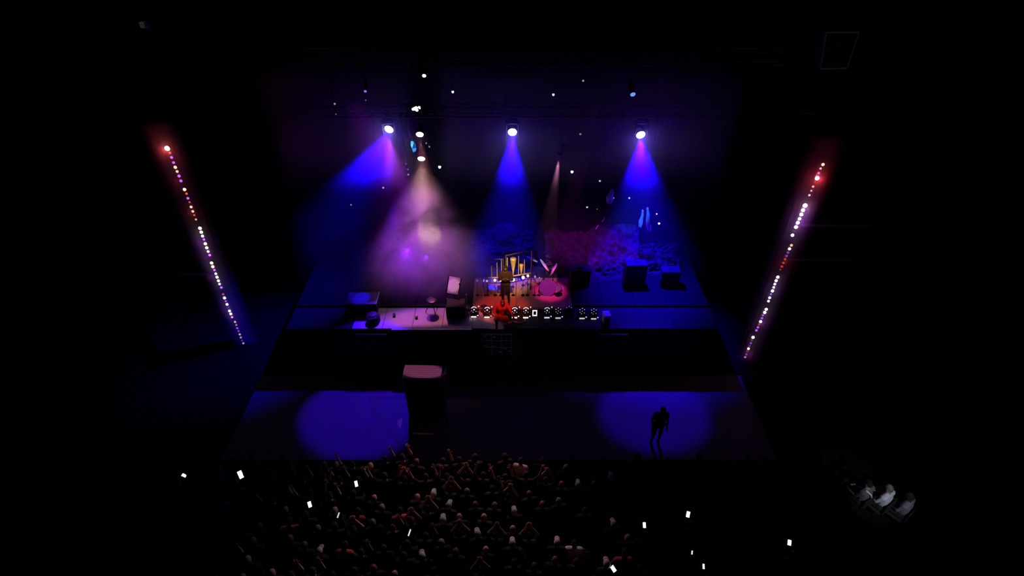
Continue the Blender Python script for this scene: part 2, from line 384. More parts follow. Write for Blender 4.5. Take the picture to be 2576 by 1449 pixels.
moving_head('right of three blue wash lamps with the widest blue beam', L3, L3+Vector((.1, -1, -.34)), TOPZ)

# par cans hung at different heights
def par_can(label, p, tgt, zt, lensm, r=.13, name='par_lamp', lens=True, group=None):
    t = thing(name, label, 'stage light', p, 0, group)
    d = (Vector(tgt)-p).normalized()
    can = MB().lathe([(r*.5, -.42), (r*.8, -.36), (r*.92, -.2), (r, 0), (r*1.04, .0), (r*1.04, .03)], 18, d, -d*.03).build('can', BLACK, t, True)
    MB().lathe([(r*.96, 0), (r*.9, .02), (r*.5, .034)], 20, d, d*.001).build('lens', lensm, can)
    c = -d*.2
    MB().path([c+Vector((-r*1.15, 0, 0)), c+Vector((-r*1.15, .02, .22)), c+Vector((r*1.15, .02, .22)), c+Vector((r*1.15, 0, 0))], .012, 6).build('yoke', BLACK, t)
    MB().tube(c+Vector((0, .02, .22)), (0, 0, max(zt-p.z, c.z+.25)), .02).build('drop_pipe', BLACK, t)
    clamp(t, zt-p.z)
    return t
WARM = glow('lens_warm', (1, .9, .66), 9)
par_can('warm lamp beside the cyan foil, upper of the two oval ones', WA, WA+Vector((0, -1, -.6)), TOPZ, WARM)
par_can('warm lamp right above the smoke plume, lower of the two oval ones', WB, WB+Vector((0, -1, -.65)), TOPZ, WARM)
UP = 10.59
p = at_y(1067, 190, 15.4)
par_can('small pale yellow lamp, topmost light over the stage', p, p+Vector((0, -1, -.6)), UP, glow('lens_yellow', (1, 1, .62), 3), .055)
p = at_y(1592, 237, 15.4)
par_can('small blue lamp high above the right blue wash lamp', p, p+Vector((.1, -1, -.6)), UP, glow('lens_blue', (.1, .22, 1), 1.6), .075)
p = at_y(919, 229, 15.4)
par_can('small violet lamp high above the left blue wash lamp', p, p+Vector((0, -1, -.6)), UP, glow('lens_violet', (.45, .12, .9), .9), .04)
# profile spot with the narrow pink beam
par_can('grey profile spot throwing a narrow pink beam', PF, at_y(1375, 600, 17.6), TOPZ, mat('dim_lens', (.5, .5, .5), .3), .1, 'profile_spot')
# cluster lamp with broken white face
p = at_y(1047, 275, 15.4)
t = thing('blinder_lamp', 'cluster lamp with ragged white face above the two oval warm lamps', 'stage light', p)
MB().box((0, .09, 0), (.34, .14, .2), None, .02).build('housing', BLACK, t)
for (u, v, r) in ((-.095, -.005, .035), (-.045, .01, .05), (.0, .035, .045), (.015, -.03, .04), (.085, .05, .034), (.1, .02, .02)):
    MB().lathe([(r, 0), (r*.8, .02), (r*.4, .03)], 10, (0, -1, .25), (u, .02, v)).build('bulb', glow('lens_cluster', (1, .95, .95), 4), t)
MB().tube((0, .09, .1), (0, .03, 10.59-p.z), .018).build('drop_pipe', BLACK, t)
clamp(t, 10.59-p.z)
# crumpled cyan foil, its lit look put in as glowing facets
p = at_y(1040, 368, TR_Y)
t = thing('glowing_foil', 'crumpled cyan foil, lit look put in as glow, left of the warm lamps', 'stage light', p)
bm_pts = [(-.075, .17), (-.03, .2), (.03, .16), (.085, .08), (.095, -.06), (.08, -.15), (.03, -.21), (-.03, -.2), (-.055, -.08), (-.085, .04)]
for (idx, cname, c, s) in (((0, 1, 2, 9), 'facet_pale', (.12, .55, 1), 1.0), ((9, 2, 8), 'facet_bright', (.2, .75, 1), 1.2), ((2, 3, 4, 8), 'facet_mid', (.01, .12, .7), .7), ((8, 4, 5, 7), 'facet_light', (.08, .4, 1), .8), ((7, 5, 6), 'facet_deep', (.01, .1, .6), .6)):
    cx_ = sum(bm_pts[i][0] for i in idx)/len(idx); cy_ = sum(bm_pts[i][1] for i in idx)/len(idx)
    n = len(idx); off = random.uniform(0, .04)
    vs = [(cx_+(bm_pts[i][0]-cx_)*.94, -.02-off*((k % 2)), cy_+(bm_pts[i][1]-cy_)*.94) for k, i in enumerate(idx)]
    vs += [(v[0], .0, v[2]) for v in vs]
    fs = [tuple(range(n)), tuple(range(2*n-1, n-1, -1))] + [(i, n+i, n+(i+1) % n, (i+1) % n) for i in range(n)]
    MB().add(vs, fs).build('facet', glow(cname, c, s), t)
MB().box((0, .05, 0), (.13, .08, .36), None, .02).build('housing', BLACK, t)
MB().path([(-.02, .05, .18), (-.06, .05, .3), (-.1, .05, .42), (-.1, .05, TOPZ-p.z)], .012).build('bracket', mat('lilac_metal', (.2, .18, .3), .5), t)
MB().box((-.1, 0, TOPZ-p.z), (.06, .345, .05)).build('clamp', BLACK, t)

# small hanging bulbs
def pendant(label, px, py, Y, r, col, s, name):
    p = at_y(px, py, Y); t = thing('pendant_bulb', label, 'bulb', p, 0, 'small bulbs hung over the stage')
    Y = 15.4 if Y < 16 else TR_Y; p = at_y(px, py, Y); t.location = p
    top = 10.59 if Y < 16 else TOPZ; clamp(t, top-p.z)
    MB().ball((0, 0, 0), (r, r, r*1.1), 10, 7).build('bulb', glow(name, col, s), t, True)
    MB().tube((0, 0, r*.9), (0, 0, r*.9+.06), r*.55).build('socket', BLACK, t)
    MB().tube((0, 0, r*.9+.05), (0, 0, max(top-p.z, .3)), .005, None, 5).build('cable', BLACK, t)
Wt, Dm, Bl = (1, 1, 1), (.8, .85, 1), (.5, .5, 1)
for (lab, px, py, Y, r, col, s) in (
    ('white bulb above the middle wash lamp on its left', 1139, 231, 15.4, .035, Wt, 1.0),
    ('white hooked bulb above the middle wash lamp on its right', 1392, 238, 15.4, .035, Wt, .8),
    ('faint white bulb highest over the right half of the stage', 1467, 203, 15.4, .026, Wt, .35),
    ('faint white bulb far left of the cluster lamp', 842, 261, 15.4, .026, Wt, .35),
    ('very dim bulb just below the faint far left bulb', 845, 287, 15.4, .022, Wt, .1),
    ('dim grey bulb under the small violet lamp', 920, 252, 15.4, .02, Bl, .22),
    ('white bulb right of the lower warm lamp', 1106, 420, 18, .05, Wt, 2.5),
    ('bright white bulb right of the narrow pink beam', 1439, 432, 18, .05, Wt, 1.8),
    ('small white bulb left of the right blue beam', 1509, 455, 18, .035, Dm, .7),
    ('faint split bulb between middle and right wash lamps', 1460, 337, 17.6, .035, Wt, .25),
    ('dim violet bulb right of the upper warm lamp', 1072, 360, 18, .025, Bl, .35),
    ('dim violet bulb right of and below the upper warm lamp', 1080, 369, 18, .028, Bl, .4),
    ('violet bulb left of the smoke, highest of three', 1021, 412, 18, .035, (.35, .2, 1), .22),
    ('violet bulb left of the smoke, middle of three', 1026, 426, 18, .03, (.5, .3, 1), .28),
    ('pinkish bulb left of the smoke, lowest of three', 1027, 439, 18, .03, (.9, .7, 1), .4),
    ('pale bulb left of the plume above the dim one', 964, 472, 18.4, .035, Dm, .5),
    ('dim bulb farthest left in the blue haze', 883, 515, 18.4, .03, Dm, .3),
    ('pale bulb left of the blue lit hanging cloths', 1477, 521, 18.6, .036, Dm, .7),
    ('dim bulb under the pale bulb left of the hanging cloths', 1502, 526, 18.6, .022, Dm, .15),
    ('small white bulb inside the right blue beam', 1583, 498, 18.4, .032, Dm, .9),
    ('tiny pale bulb beside the upper blue cloth', 1544, 498, 18.4, .024, Bl, .5),
    ('white bulb right of the two blue cloths, upper one', 1652, 538, 18.6, .03, Wt, 1.0),
    ('white oblong bulb right of the two blue cloths, lower one', 1658, 562, 18.6, .042, Wt, 1.3),
    ('dim bulb among the dark drapes at right', 1486, 704, 18.6, .03, Dm, .2)):
    pendant(lab, px, py, Y, r, col, s, 'bulb_%d_%d' % (px, py))

# pale blue cloths hung in the right beam
def hang_cloth(label, pts, Y, w, seed):
    Y = TR_Y; rnd = random.Random(seed); P = [at_y(x, y, Y) for x, y in pts]; base = P[-1]
    t = thing('hanging_cloth', label, 'cloth', base, 0, 'narrow cloths hung in the blue beam')
    n = 12; vs, fs = [], []
    for k in range(n+1):
        u = k/n*(len(P)-1); i = min(int(u), len(P)-2); p = P[i].lerp(P[i+1], u-i) - base
        ww = w*(.12+.88*sin(pi*min(1, (k+.8)/n*.72))); 
        for j in range(5):
            q = (j-2)/2
            vs.append((p.x+q*ww, p.y+.05*sin(q*4+k*.7), p.z+.01*rnd.random()))
    for k in range(n):
        for j in range(4): fs.append((k*5+j, k*5+j+1, k*5+6+j, k*5+5+j))
    o = MB().add(vs, fs).build('cloth', mat('pale_cloth', (.42, .62, .8), .8, 0, .15, 8), t, True)
    md = o.modifiers.new('thickness', 'SOLIDIFY'); md.thickness = .012
    a = P[0]-base
    MB().tube(a+Vector((0, 0, -.03)), (a.x, a.y, TOPZ-base.z), .006, None, 5).build('cord', BLACK, t)
    MB().box((a.x, 0, TOPZ-base.z), (.06, .345, .05)).build('clamp', BLACK, t)
hang_cloth('short blue lit cloth hanging left of the wide blue beam', [(1541, 476), (1535, 492), (1532, 512)], 17.6, .12, 1)
hang_cloth('thin pale blue cloth, left of the long hanging pair', [(1617, 528), (1614, 550), (1609, 572)], 17.6, .07, 2)
hang_cloth('long deep blue cloth, right of the long hanging pair', [(1629, 522), (1630, 555), (1633, 581)], 17.6, .085, 3)
p = at_y(1518, 553, 18.2)
for (lab, px, py, ang) in (('thin slanted grey strip above the drapes, upper of two', 1518, 553, -.5), ('thin slanted grey strip above the drapes, lower of two', 1502, 571, -.4)):
    p = at_y(px, py, TR_Y); t = thing('hanging_strip', lab, 'strip', p, 0, 'thin strips hung above the drapes')
    MB().box((0, 0, 0), (.03, .012, .2), Euler((0, -ang, 0)).to_matrix(), .003).build('strip', mat('grey_cloth', (.5, .5, .55), .7), t)
    MB().tube((0, 0, .05), (0, 0, TOPZ-p.z), .005, None, 5).build('cord', BLACK, t); clamp(t, TOPZ-p.z)

# ------------------------------------------------------------------ strings of lamps at both sides
PEACH, RED, VIO, YEL, PNK, MAG = (1, .58, .45), (1, .1, .06), (.5, .12, 1), (1, .85, .5), (1, .75, 1), (.9, .2, .9)
def Lp(x, y): return (360+x/2.543, 330+y/2.543)
def Rp(x, y): return (1840+x/2.683, 380+y/2.683)
left = [[(154,110,PNK,6,1.6),(171,138,RED,.9,.8),(182,168,VIO,1,.9),(195,201,VIO,.9,.9),(206,231,PEACH,1,1.1),(218,258,PEACH,.9,.9),(230,287,VIO,1,1),(242,318,VIO,.8,1)],
 [(265,373,PEACH,1.2,1.15),(278,400,RED,.8,.8),(287,429,VIO,1,.9),(297,454,RED,.5,.7),(307,485,PEACH,.9,.95),(318,513,PEACH,.7,.95),(327,537,RED,.6,.7),(338,565,PEACH,.5,.75)],
 [(364,621,YEL,2.5,1.2),(372,646,YEL,3,1.1),(380,671,PNK,2.2,1),(389,693,VIO,1.2,.85),(398,720,YEL,3,1.1),(407,746,YEL,2.5,1.1),(416,770,PNK,1.6,.95),(426,793,VIO,1.5,.95)],
 [(438,843,YEL,2.5,1.15),(446,867,YEL,3,1.1),(456,888,VIO,1.3,.85),(465,912,PNK,1.3,.95),(473,934,YEL,2.5,1.1),(482,957,YEL,2.2,1.05),(489,978,PNK,1.3,.95),(500,1000,VIO,1,.95)],
 [(512,1043,RED,.4,.9),(521,1067,PNK,2.5,1.1),(529,1087,VIO,.5,.8),(537,1108,PNK,2,1.05),(546,1129,VIO,.15,.7),(553,1150,PNK,2,1.05),(561,1169,PNK,2,1.05),(569,1190,MAG,.8,.95)],
 [(588,1220,PEACH,.5,.9),(596,1240,PEACH,.25,.8),(602,1260,VIO,.4,.9),(610,1279,VIO,.3,.8),(618,1300,PEACH,.4,.9),(625,1320,PEACH,.3,.85),(633,1339,VIO,.12,.7),(641,1357,PNK,.25,.9)]]
right = [[(618,91,PEACH,1,1),(602,118,PNK,.5,.7),(589,149,MAG,.7,.7),(579,183,PNK,6,1.35),(565,212,RED,.15,.6),(551,240,PEACH,.6,.75),(539,268,PEACH,.45,.65),(526,298,PNK,.6,.75)],
 [(497,368,YEL,6,1.45),(483,399,PNK,4,1.2),(472,428,PNK,4,1.2),(460,457,PNK,2.5,1.1),(448,484,PNK,4,1.2),(436,513,YEL,3,1.25),(424,540,VIO,.15,.7),(412,568,PNK,2.2,1.15)],
 [(405,636,PEACH,.6,1),(392,660,PNK,1.5,1.05),(382,685,VIO,.25,.9),(372,708,VIO,.25,.9),(362,730,RED,.25,.85),(351,755,RED,.25,.9),(340,779,RED,.25,.95),(330,800,RED,.06,.7)],
 [(313,851,PNK,3,1.1),(302,875,PNK,2.5,1.05),(293,898,PNK,1.3,.95),(286,920,PNK,1.2,.9),(277,944,PNK,3,1.1),(267,966,VIO,.5,.8),(258,990,PNK,1.5,1),(250,1013,PNK,1,1)],
 [(235,1068,PNK,2.5,1.1),(225,1089,PNK,3,1.15),(213,1108,VIO,.5,.85),(207,1128,VIO,.6,.85),(197,1151,PNK,2.5,1.1),(187,1170,RED,.2,.8),(179,1190,VIO,.7,.9),(169,1210,VIO,.7,.95)],
 [(146,1257,PNK,3,1.2),(138,1276,RED,.12,.8),(131,1296,VIO,.3,.9),(124,1315,VIO,.12,.8),(115,1334,YEL,1.6,1.05),(107,1352,RED,.15,.8),(101,1372,VIO,.25,.9),(93,1391,PEACH,.2,.95)]]
ORD = ['topmost', 'second from top', 'third from top', 'fourth from top', 'fifth from top', 'lowest']
LOOK_L = ['red glowing top lamp', 'peach and red lamps', 'yellow and white lamps', 'yellow and lilac lamps', 'white lamps and a dim red one', 'faint lamps']
LOOK_R = ['one large white lamp in a red glow', 'six big white lamps', 'mostly dim red lamps', 'small white lamps', 'white and violet lamps', 'two white lamps among dim ones']
for side, groups, conv, X0, Y0, looks in (('left', left, Lp, LX, LY, LOOK_L), ('right', right, Rp, RX, RY, LOOK_R)):
    for gi, g in enumerate(groups):
        zs = [at_y(*conv(q[0], q[1]), Y0).z for q in g]; xs_ = [at_y(*conv(q[0], q[1]), Y0).x for q in g]
        zm = min(zs)-.06; zM = max(zs)+.06
        t = thing('lamp_batten', '%s batten of the %s string, with %s' % (ORD[gi], side, looks[gi]), 'light batten', (X0, Y0, zm), 0, 'lamp battens at the stage sides')
        MB().box(((xs_[0]+xs_[-1])/2-X0, .07, (zM-zm)/2), (.12, .11, zM-zm-.01), None, .015).build('housing', BLACK, t)
        for q, z, x in zip(g, zs, xs_):
            r = .043*q[4]
            MB().ball((x-X0, 0, z-zm), (r, r*.9, r), 12, 8).build('bulb', glow('batten_%.2f_%.2f_%.2f_%.1f' % (*q[2], q[3]), q[2], q[3]*1.7), t, True)
        # light of the brighter lamps in the haze
def g_at(c, px, py, Y0, dy=-.16): 
    p = at_y(px, py, Y0); p.y += dy; return p
for (px, py, Y0, c, e) in ((420, 373, LY, (1, .02, .02), 45), (450, 450, LY, (1, .03, .1), 3), (485, 530, LY, (1, .03, .05), 4), (508, 605, LY, (.5, .02, 1), 10), (522, 640, LY, (.45, .02, 1), 7), (540, 690, LY, (.35, .02, 1), 8), (566, 770, LY, (.6, .02, .7), 5),
    (2058, 446, RY, (1, .01, .03), 66), (2024, 520, RY, (.75, .1, .8), 30), (2010, 556, RY, (.5, .02, 1), 34), (1972, 650, RY, (1, .03, .06), 5), (1945, 720, RY, (.5, .03, 1), 6), (1915, 805, RY, (.6, .03, .8), 8), (1882, 885, RY, (.7, .03, .6), 5)):
    light('POINT', 'lamp_glow', g_at(c, px, py, Y0), c, e*.16, radius=.04)

# ------------------------------------------------------------------ ring lamps along the stage
def ring_lamp(label, px, py, bright, full=True, partial=None):
    p = at_z(px, py+11, DECK+.03); t = thing('ring_lamp', label, 'stage light', (p.x, p.y, DECK+.025), 0, 'ring lamps along the stage')
    c = (1, .86, .93) if px < 1350 else (.8, .8, 1)
    EM = glow('ring_%d' % px, c, bright)
    n = Vector((0, -.72, .69)); up = Vector((0, .69, .72)); rt = Vector((1, 0, 0)); C = Vector((0, .06, .25)); r = .102
    MB().box((0, .03, .05), (.28, .2, .1), None, .02).build('base', BLACK, t)
    MB().box((-.15, .06, .18), (.025, .08, .22), None, .01).box((.15, .06, .18), (.025, .08, .22), None, .01).build('yoke', BLACK, t)
    hd = MB().lathe([(.08, -.13), (.11, -.1), (.132, 0), (.128, .015)], 22, n, C-n*.03).build('head', BLACK, t, True)
    f = C+n*.012
    arc = [f+rt*(r*cos(a))+up*(r*sin(a)) for a in [R(28+q*124/10) for q in range(11)]]
    if full: MB().path(arc, .0135, 6).build('ring_arc', EM, hd)
    else:
        for a in (35, 90, 145):
            MB().ball(f+rt*(r*cos(R(a)))+up*(r*sin(R(a))), .016, 8, 6).build('ring_dot', EM, hd)
    if partial != 'dots':
        MB().ball(f, .026 if full else .013, 10, 7).build('centre_lamp', EM, hd)
        for a in (205, 250, 320):
            MB().ball(f+rt*(r*.9*cos(R(a)))+up*(r*.9*sin(R(a))), .013, 8, 6).build('ring_dot', EM, hd)
        MB().box((-.01, -.105, .055), (.19, .02, .055), None, .008).build('front_light_bar', EM, t)
        MB().box((.135, -.09, .105), (.045, .04, .035), None, .008).build('side_lamp', EM, t)
    if full: MB().box((.165, .1, .37), (.035, .03, .05), None, .008).build('top_lamp', EM, t)
ring_lamp('ring lamp next to the flight case, first of the row', 1193, 784, 1.0)
ring_lamp('ring lamp left of the kneeling musician', 1226, 785, 1.1)
ring_lamp('ring lamp half hidden beside the red musicians, ring broken', 1258, 785, .6, False)
ring_lamp('ring lamp just right of the red musicians', 1295, 786, 1.1)
ring_lamp('ring lamp touching the small white screen', 1323, 786, 1.1)
ring_lamp('lilac ring lamp right of the small white screen', 1376, 786, .8)
ring_lamp('lilac ring lamp with thin ring, second right of white screen', 1404, 787, .65, False)
ring_lamp('ring lamp with only two dots lit', 1431, 783, .3, False, 'dots')
ring_lamp('dotted ring lamp, second from the right end of the row', 1464, 788, .65, False)
ring_lamp('dotted ring lamp at the right end of the row', 1493, 789, .6, False)
# small white lit screen
p = at_z(1345, 795, DECK+.03); t = thing('lit_screen', 'small upright white screen with a dark spot between ring lamps', 'screen', (p.x, p.y, DECK+.025), 0)
MB().box((0, .02, .15), (.19, .05, .3), None, .01).build('case', BLACK, t)
EM = glow('screen_white', (1, .88, 1), 1.0)
for c, s in (((0, -.01, .265), (.17, .014, .05)), ((0, -.01, .04), (.17, .014, .05)), ((-.066, -.01, .152), (.038, .014, .174)), ((.066, -.01, .152), (.038, .014, .174))):
    MB().box(c, s).build('lit_border', EM, t)
MB().box((0, .0, .01), (.2, .14, .02)).build('foot', BLACK, t)

# ------------------------------------------------------------------ stage left: music stand, case, stool, monitor, pedals, riser
p = at_z(1146, 800, DECK+.03); fc = p
t = thing('flight_case', 'dark flight case in front of the music stand', 'case', (p.x+.02, 15.2, DECK+.025), 0)
MB().box((0, 0, .28), (.66, .5, .5), None, .015).build('shell', MATT, t)
for sx in (-.32, .32):
    for sy in (-.24, .24):
        MB().box((sx, sy, .28), (.03, .03, .51)).build('edge_rail', mat('case_edge', (.05, .05, .06), .4, .6), t)
MB().box((0, -.255, .36), (.12, .02, .06), None, .006).build('latch', mat('case_edge', (.05, .05, .06)), t)
for sx in (-.25, .25): MB().tube((sx, -.1, .03), (sx, .1, .03), .03).build('wheel', MATT, t)
c = at_y(1141, 718, 15.75)
t = thing('music_stand', 'music stand with tilted desk behind the flight case', 'music stand', (c.x, 15.75, DECK+.09), 0)
hz = c.z - (DECK+.09)
MB().tube((0, .03, .02), (0, .03, hz), .014).build('pole', BLACK, t)
for a in (30, 150, 270): MB().tube((0, .03, .2), (.3*cos(R(a)), .03+.3*sin(R(a)), .012), .011).build('leg', BLACK, t)
q = Euler((R(-38), 0, R(-14))).to_matrix()
MB().box((0, 0, hz), (.5, .02, .62), q, .004).box(Vector((0, 0, hz))+q @ Vector((0, -.03, -.32)), (.5, .07, .02), q).build('desk', BLACK, t)
t = thing('music_sheet', 'pale pink lit sheet standing on the music stand', 'sheet', (c.x, 15.75, c.z), 0)
o = MB()
vs = [(-.2, 0, -.3), (.215, 0, -.3), (.215, 0, .02), (.19, 0, .05), (.19, 0, .1), (.225, 0, .13), (.225, 0, .3), (-.2, 0, .31)]
vv = [q @ Vector((x, -.014, z)) for x, y, z in vs] + [q @ Vector((x, -.0105, z)) for x, y, z in vs]; n = 8
o.add(vv, [tuple(range(n)), tuple(range(2*n-1, n-1, -1))] + [(i, n+i, n+(i+1) % n, (i+1) % n) for i in range(n)])
o.build('paper', PAPER, t)
p = at_z(1173, 797, DECK+.09)
t = thing('microphone_stand', 'short microphone stand right of the flight case', 'microphone stand', (p.x, p.y+.5, DECK+.09), 0)
MB().lathe([(.12, 0), (.12, .015), (.03, .03)], 14).build('base', BLACK, t)
hh = at_y(1173, 740, p.y+.5).z-(DECK+.09)
MB().tube((0, 0, .02), (0, 0, hh-.08), .01).build('pole', mat('lilac_steel', (.4, .38, .45), .4, .5), t)
MB().tube((0, 0, hh-.09), (0, -.02, hh), .018, .026).ball((0, -.02, hh), .03).build('microphone', STEEL, t)
# round stool with splayed legs
p = at_z(1088, 793, DECK+.03)
t = thing('stool', 'round dark stool behind the pink lit deck', 'stool', (p.x, 15.3, DECK+.025), 0)
MB().lathe([(.17, .5), (.2, .51), (.205, .55), (.19, .575), (.1, .58)], 22).build('seat', mat('stool_vinyl', (.02, .02, .025), .3), t, True)
for a in (60, 180, 300): MB().tube((.06*cos(R(a)), .06*sin(R(a)), .5), (.26*cos(R(a)), .26*sin(R(a)), .01), .014).build('leg', BLACK, t)
# left floor monitor
p = at_z(940, 808, DECK+.03)
t = thing('floor_monitor', 'dark rounded floor monitor at the left end of the pink lit deck', 'monitor', (p.x, p.y, DECK+.025), R(20))
MB().lathe([(.2, 0), (.24, .04), (.24, .22), (.2, .3), (.12, .33)], 18).build('shell', MATT, t, True)
MB().lathe([(.13, 0), (.14, .012), (.05, .02)], 14, (0, 0, 1), (0, 0, .33)).build('grille', BLACK, t)
MB().tube((-.16, -.18, .28), (.1, -.21, .3), .014).build('handle', STEEL, t)
for (lab, px, py, br) in (('small dark pedal on the pink lit deck, left one', 992, 795, 0), ('small pedal with bright knob on the pink lit deck', 1048, 800, 1)):
    p = at_z(px, py, DECK+.03); t = thing('pedal', lab, 'pedal', (p.x, p.y, DECK+.025), R(12), 'effect pedals')
    MB().box((0, 0, .04), (.09, .13, .07), None, .012).build('case', MATT, t)
    MB().lathe([(.03, 0), (.03, .03), (.02, .04)], 10, (0, 0, 1), (0, .02, .075)).build('knob', WHITE if br else BLACK, t)
    MB().tube((0, -.03, .07), (0, -.03, .09), .015).build('footswitch', STEEL, t)
# flat case / riser top catching the blue light
a, b = at_z(868, 765, DECK+.55), at_z(946, 765, DECK+.55); yb = at_z(905, 735, DECK+.55).y
t = thing('equipment_case', 'flat topped case with a blue lit lid at the left of the stage', 'case', ((a.x+b.x)/2, (a.y+yb)/2, DECK+.09), 0)
w, d = b.x-a.x, yb-a.y
MB().box((0, 0, .21), (w-.04, d-.04, .4), None, .015).build('body', MATT, t)
MB().box((0, 0, .435), (w, d, .05), None, .008).build('lid', mat('blue_lit_lid', (.10, .10, .24), .6), t)  # blue of the light put into the lid colour
MB().tube((w/2-.01, -d/2, .465), (w/2-.01, d/2, .465), .016).build('edge_rail', STEEL, t)
MB().tube((-.1, -d/2, .465), (w/2, -d/2, .465), .01).build('edge_rail', STEEL, t)
# violet uplights in the smoke
for (lab, px, py, e) in (('violet uplight glowing inside the smoke plume', 1025, 632, 45), ('violet uplight low at the left of the plume', 955, 705, 18), ('violet uplight right of the plume foot', 1072, 650, 14)):
    p = at_y(px, py, 18.0); t = thing('uplight', lab, 'stage light', (p.x, 18.1, DECK+.09), 0, 'violet uplights')
    hh = p.z-DECK-.09
    MB().lathe([(.14, 0), (.14, .02), (.03, .04)], 14).tube((0, 0, .03), (0, 0, hh), .018).build('stand', BLACK, t)
    MB().lathe([(.06, -.12), (.08, -.05), (.085, .03)], 14, (0, -1, .3), (0, 0, hh)).build('can', BLACK, t)
    MB().lathe([(.075, 0), (.06, .015)], 14, (0, -1, .3), (0, -.035, hh+.01)).build('lens', glow('uplight_%d' % px, (.3, .03, 1), 1.5), t)
    light('POINT', 'uplight_light', (p.x, 17.85, p.z+.08), (.28, .01, 1), e, radius=.06)

# ------------------------------------------------------------------ centre: chime racks, festoon bulbs, cymbals, drums
def rack(label, a, b, rods, Y):
    pa, pb = at_y(*a, Y), at_y(*b, Y+.35 if b[1] < a[1]-5 else Y)
    t = thing('chime_rack', label, 'chime rack', (0, 0, DECK+.09), 0, 'chime racks')
    o = Vector((0, 0, DECK+.09)); pa, pb = pa-o, pb-o
    MB().tube(pa, pb, .024).build('lower_rail', GOLD, t)
    top = max(at_y(r[0], r[1], Y).z for r in rods)-o.z
    for e in (pa, pb):
        MB().tube((e.x, e.y, .0), (e.x, e.y, top+.02), .018).build('post', mat('dim_bronze', (.3, .22, .14), .4, .7), t)
        MB().box((e.x, e.y, .015), (.06, .4, .03), None, .008).build('foot', BLACK, t)
    MB().tube((pa.x, pa.y, top), (pb.x, pb.y, top), .016).build('upper_rail', mat('dim_bronze', (.3, .22, .14)), t)
    for (px, y0, y1, wd_) in rods:
        f = (at_y(px, y0, Y).x-pa.x)/(pb.x-pa.x); f = max(0., min(1., f)); yy = pa.y+(pb.y-pa.y)*f; zl = pa.z+(pb.z-pa.z)*f
        xx = pa.x+(pb.x-pa.x)*f; zt = at_y(px, y0, yy).z-o.z
        if wd_ > 5: MB().lathe([(.02, 0), (.03, .25*(zt-zl)), (wd_/80., zt-zl-.02), (wd_/85., zt-zl)], 14, (0, 0, 1), (xx, yy-.03, zl)).build('horn', GOLD, t, True)
        else: MB().tube((xx, yy-.02, zl), (xx, yy-.02, zt), wd_/150.).build('chime', GOLD, t)
        if zt < top-.03: MB().tube((xx, yy-.02, zt), (xx, yy, top), .004, None, 5).build('cord', BLACK, t)
rack('left chime rack with thin dim rods, amber lit', (1226, 698), (1266, 698), [(1236, 668, 697, 2.2), (1250, 660, 697, 2.6), (1261, 652, 697, 2)], 16.5)
rack('right chime rack with gold horn and bright rods, slanting back', (1273, 697), (1336, 687), [(1276, 648, 697, 3.4), (1291, 649, 697, 9), (1305, 643, 690, 2.2), (1312, 664, 690, 6), (1320, 652, 690, 2.6)], 16.4)
for (lab, px, py, r, s) in (
    ('dim lilac globe at the left end of the globe row', 1200, 706, .045, .12),
    ('pale globe second from the left end of the row', 1216, 706, .045, .35), ('pale split globe third from the left end', 1225, 707, .04, .5),
    ('peach globe under the left chime rack', 1245, 705, .05, 1.2), ('amber globe under the right end of left chime rack', 1260, 705, .05, 1.1),
    ('large white globe under the gold horn', 1291, 704, .06, 1.6), ('white globe under the right part of the right rack', 1316, 698, .06, 1.5),
    ('cream globe at the end of the right rack', 1328, 694, .05, 1.1), ('dim pink globe left of the cymbals', 1346, 696, .04, .35), ('small dim pink globe next to the magenta drum', 1357, 699, .03, .3)):
    p = at_y(px, py, 16.2); t = thing('globe_lamp', lab, 'lamp', (p.x, 16.2, DECK+.09), 0, 'globe lamps below the chime racks')
    hh = p.z-DECK-.09
    MB().ball((0, 0, hh), (r, r, r*1.15), 12, 8).build('globe', glow('globe_%d' % px, (1, .8, .62) if 1240 < px < 1340 else (.9, .75, 1), s), t, True)
    MB().tube((0, 0, .0), (0, 0, hh-r), .008).lathe([(.07, 0), (.07, .012)], 10).build('stand', BLACK, t)
light('POINT', 'globe_light', (at_y(1300, 715, 16.0)), (1, .5, .3), 4, radius=.05)
# cymbals seen edge on
CY = mat('cymbal_bronze', (.75, .66, .62), .4, .1, .1)
for (lab, a, b, Y) in (('cymbal tilted down to the right behind the right chime rack', (1324, 645), (1352, 659), 17.0),
                       ('steepest bright cymbal above the magenta drum', (1360, 654), (1379, 680), 16.9), ('cymbal tilted to the left, farthest right of three', (1400, 664), (1385, 692), 16.8)):
    pa, pb = at_y(*a, Y), at_y(*b, Y); m = (pa+pb)/2; d = (pb-pa); r = d.length/2
    t = thing('cymbal', lab, 'cymbal', (m.x, Y, DECK+.09), 0, 'cymbals'); hh = m.z-DECK-.09
    vdir = (m-Vector((0, 0, CAM_Z))).normalized(); nrm = d.cross(vdir).normalized(); nrm = nrm if nrm.z > 0 else -nrm
    nrm = (nrm - vdir*.16).normalized()
    MB().lathe([(r, 0), (r*.98, .008), (r*.4, .03), (r*.2, .05), (.012, .06)], 26, nrm, (0, 0, hh)).build('plate', CY, t, True)
    MB().tube((0, .0, .02), (0, 0, hh), .011).build('pole', BLACK, t)
    for q in (90, 210, 330): MB().tube((0, 0, .3), (.28*cos(R(q)), .28*sin(R(q)), .012), .01).build('leg', BLACK, t)
p0, p1 = at_z(1188, 778, DECK+.09), at_z(1440, 778, DECK+.09); yb = at_z(1300, 700, DECK+.09).y  # brown sheet added in place of the amber lit deck and haze
t = thing('warm_deck_sheet', 'added brown sheet, tone of the amber lit deck, under the musicians and drums', 'warm_deck_sheet', ((p0.x+p1.x)/2, (p0.y+yb)/2, DECK+.09), 0)
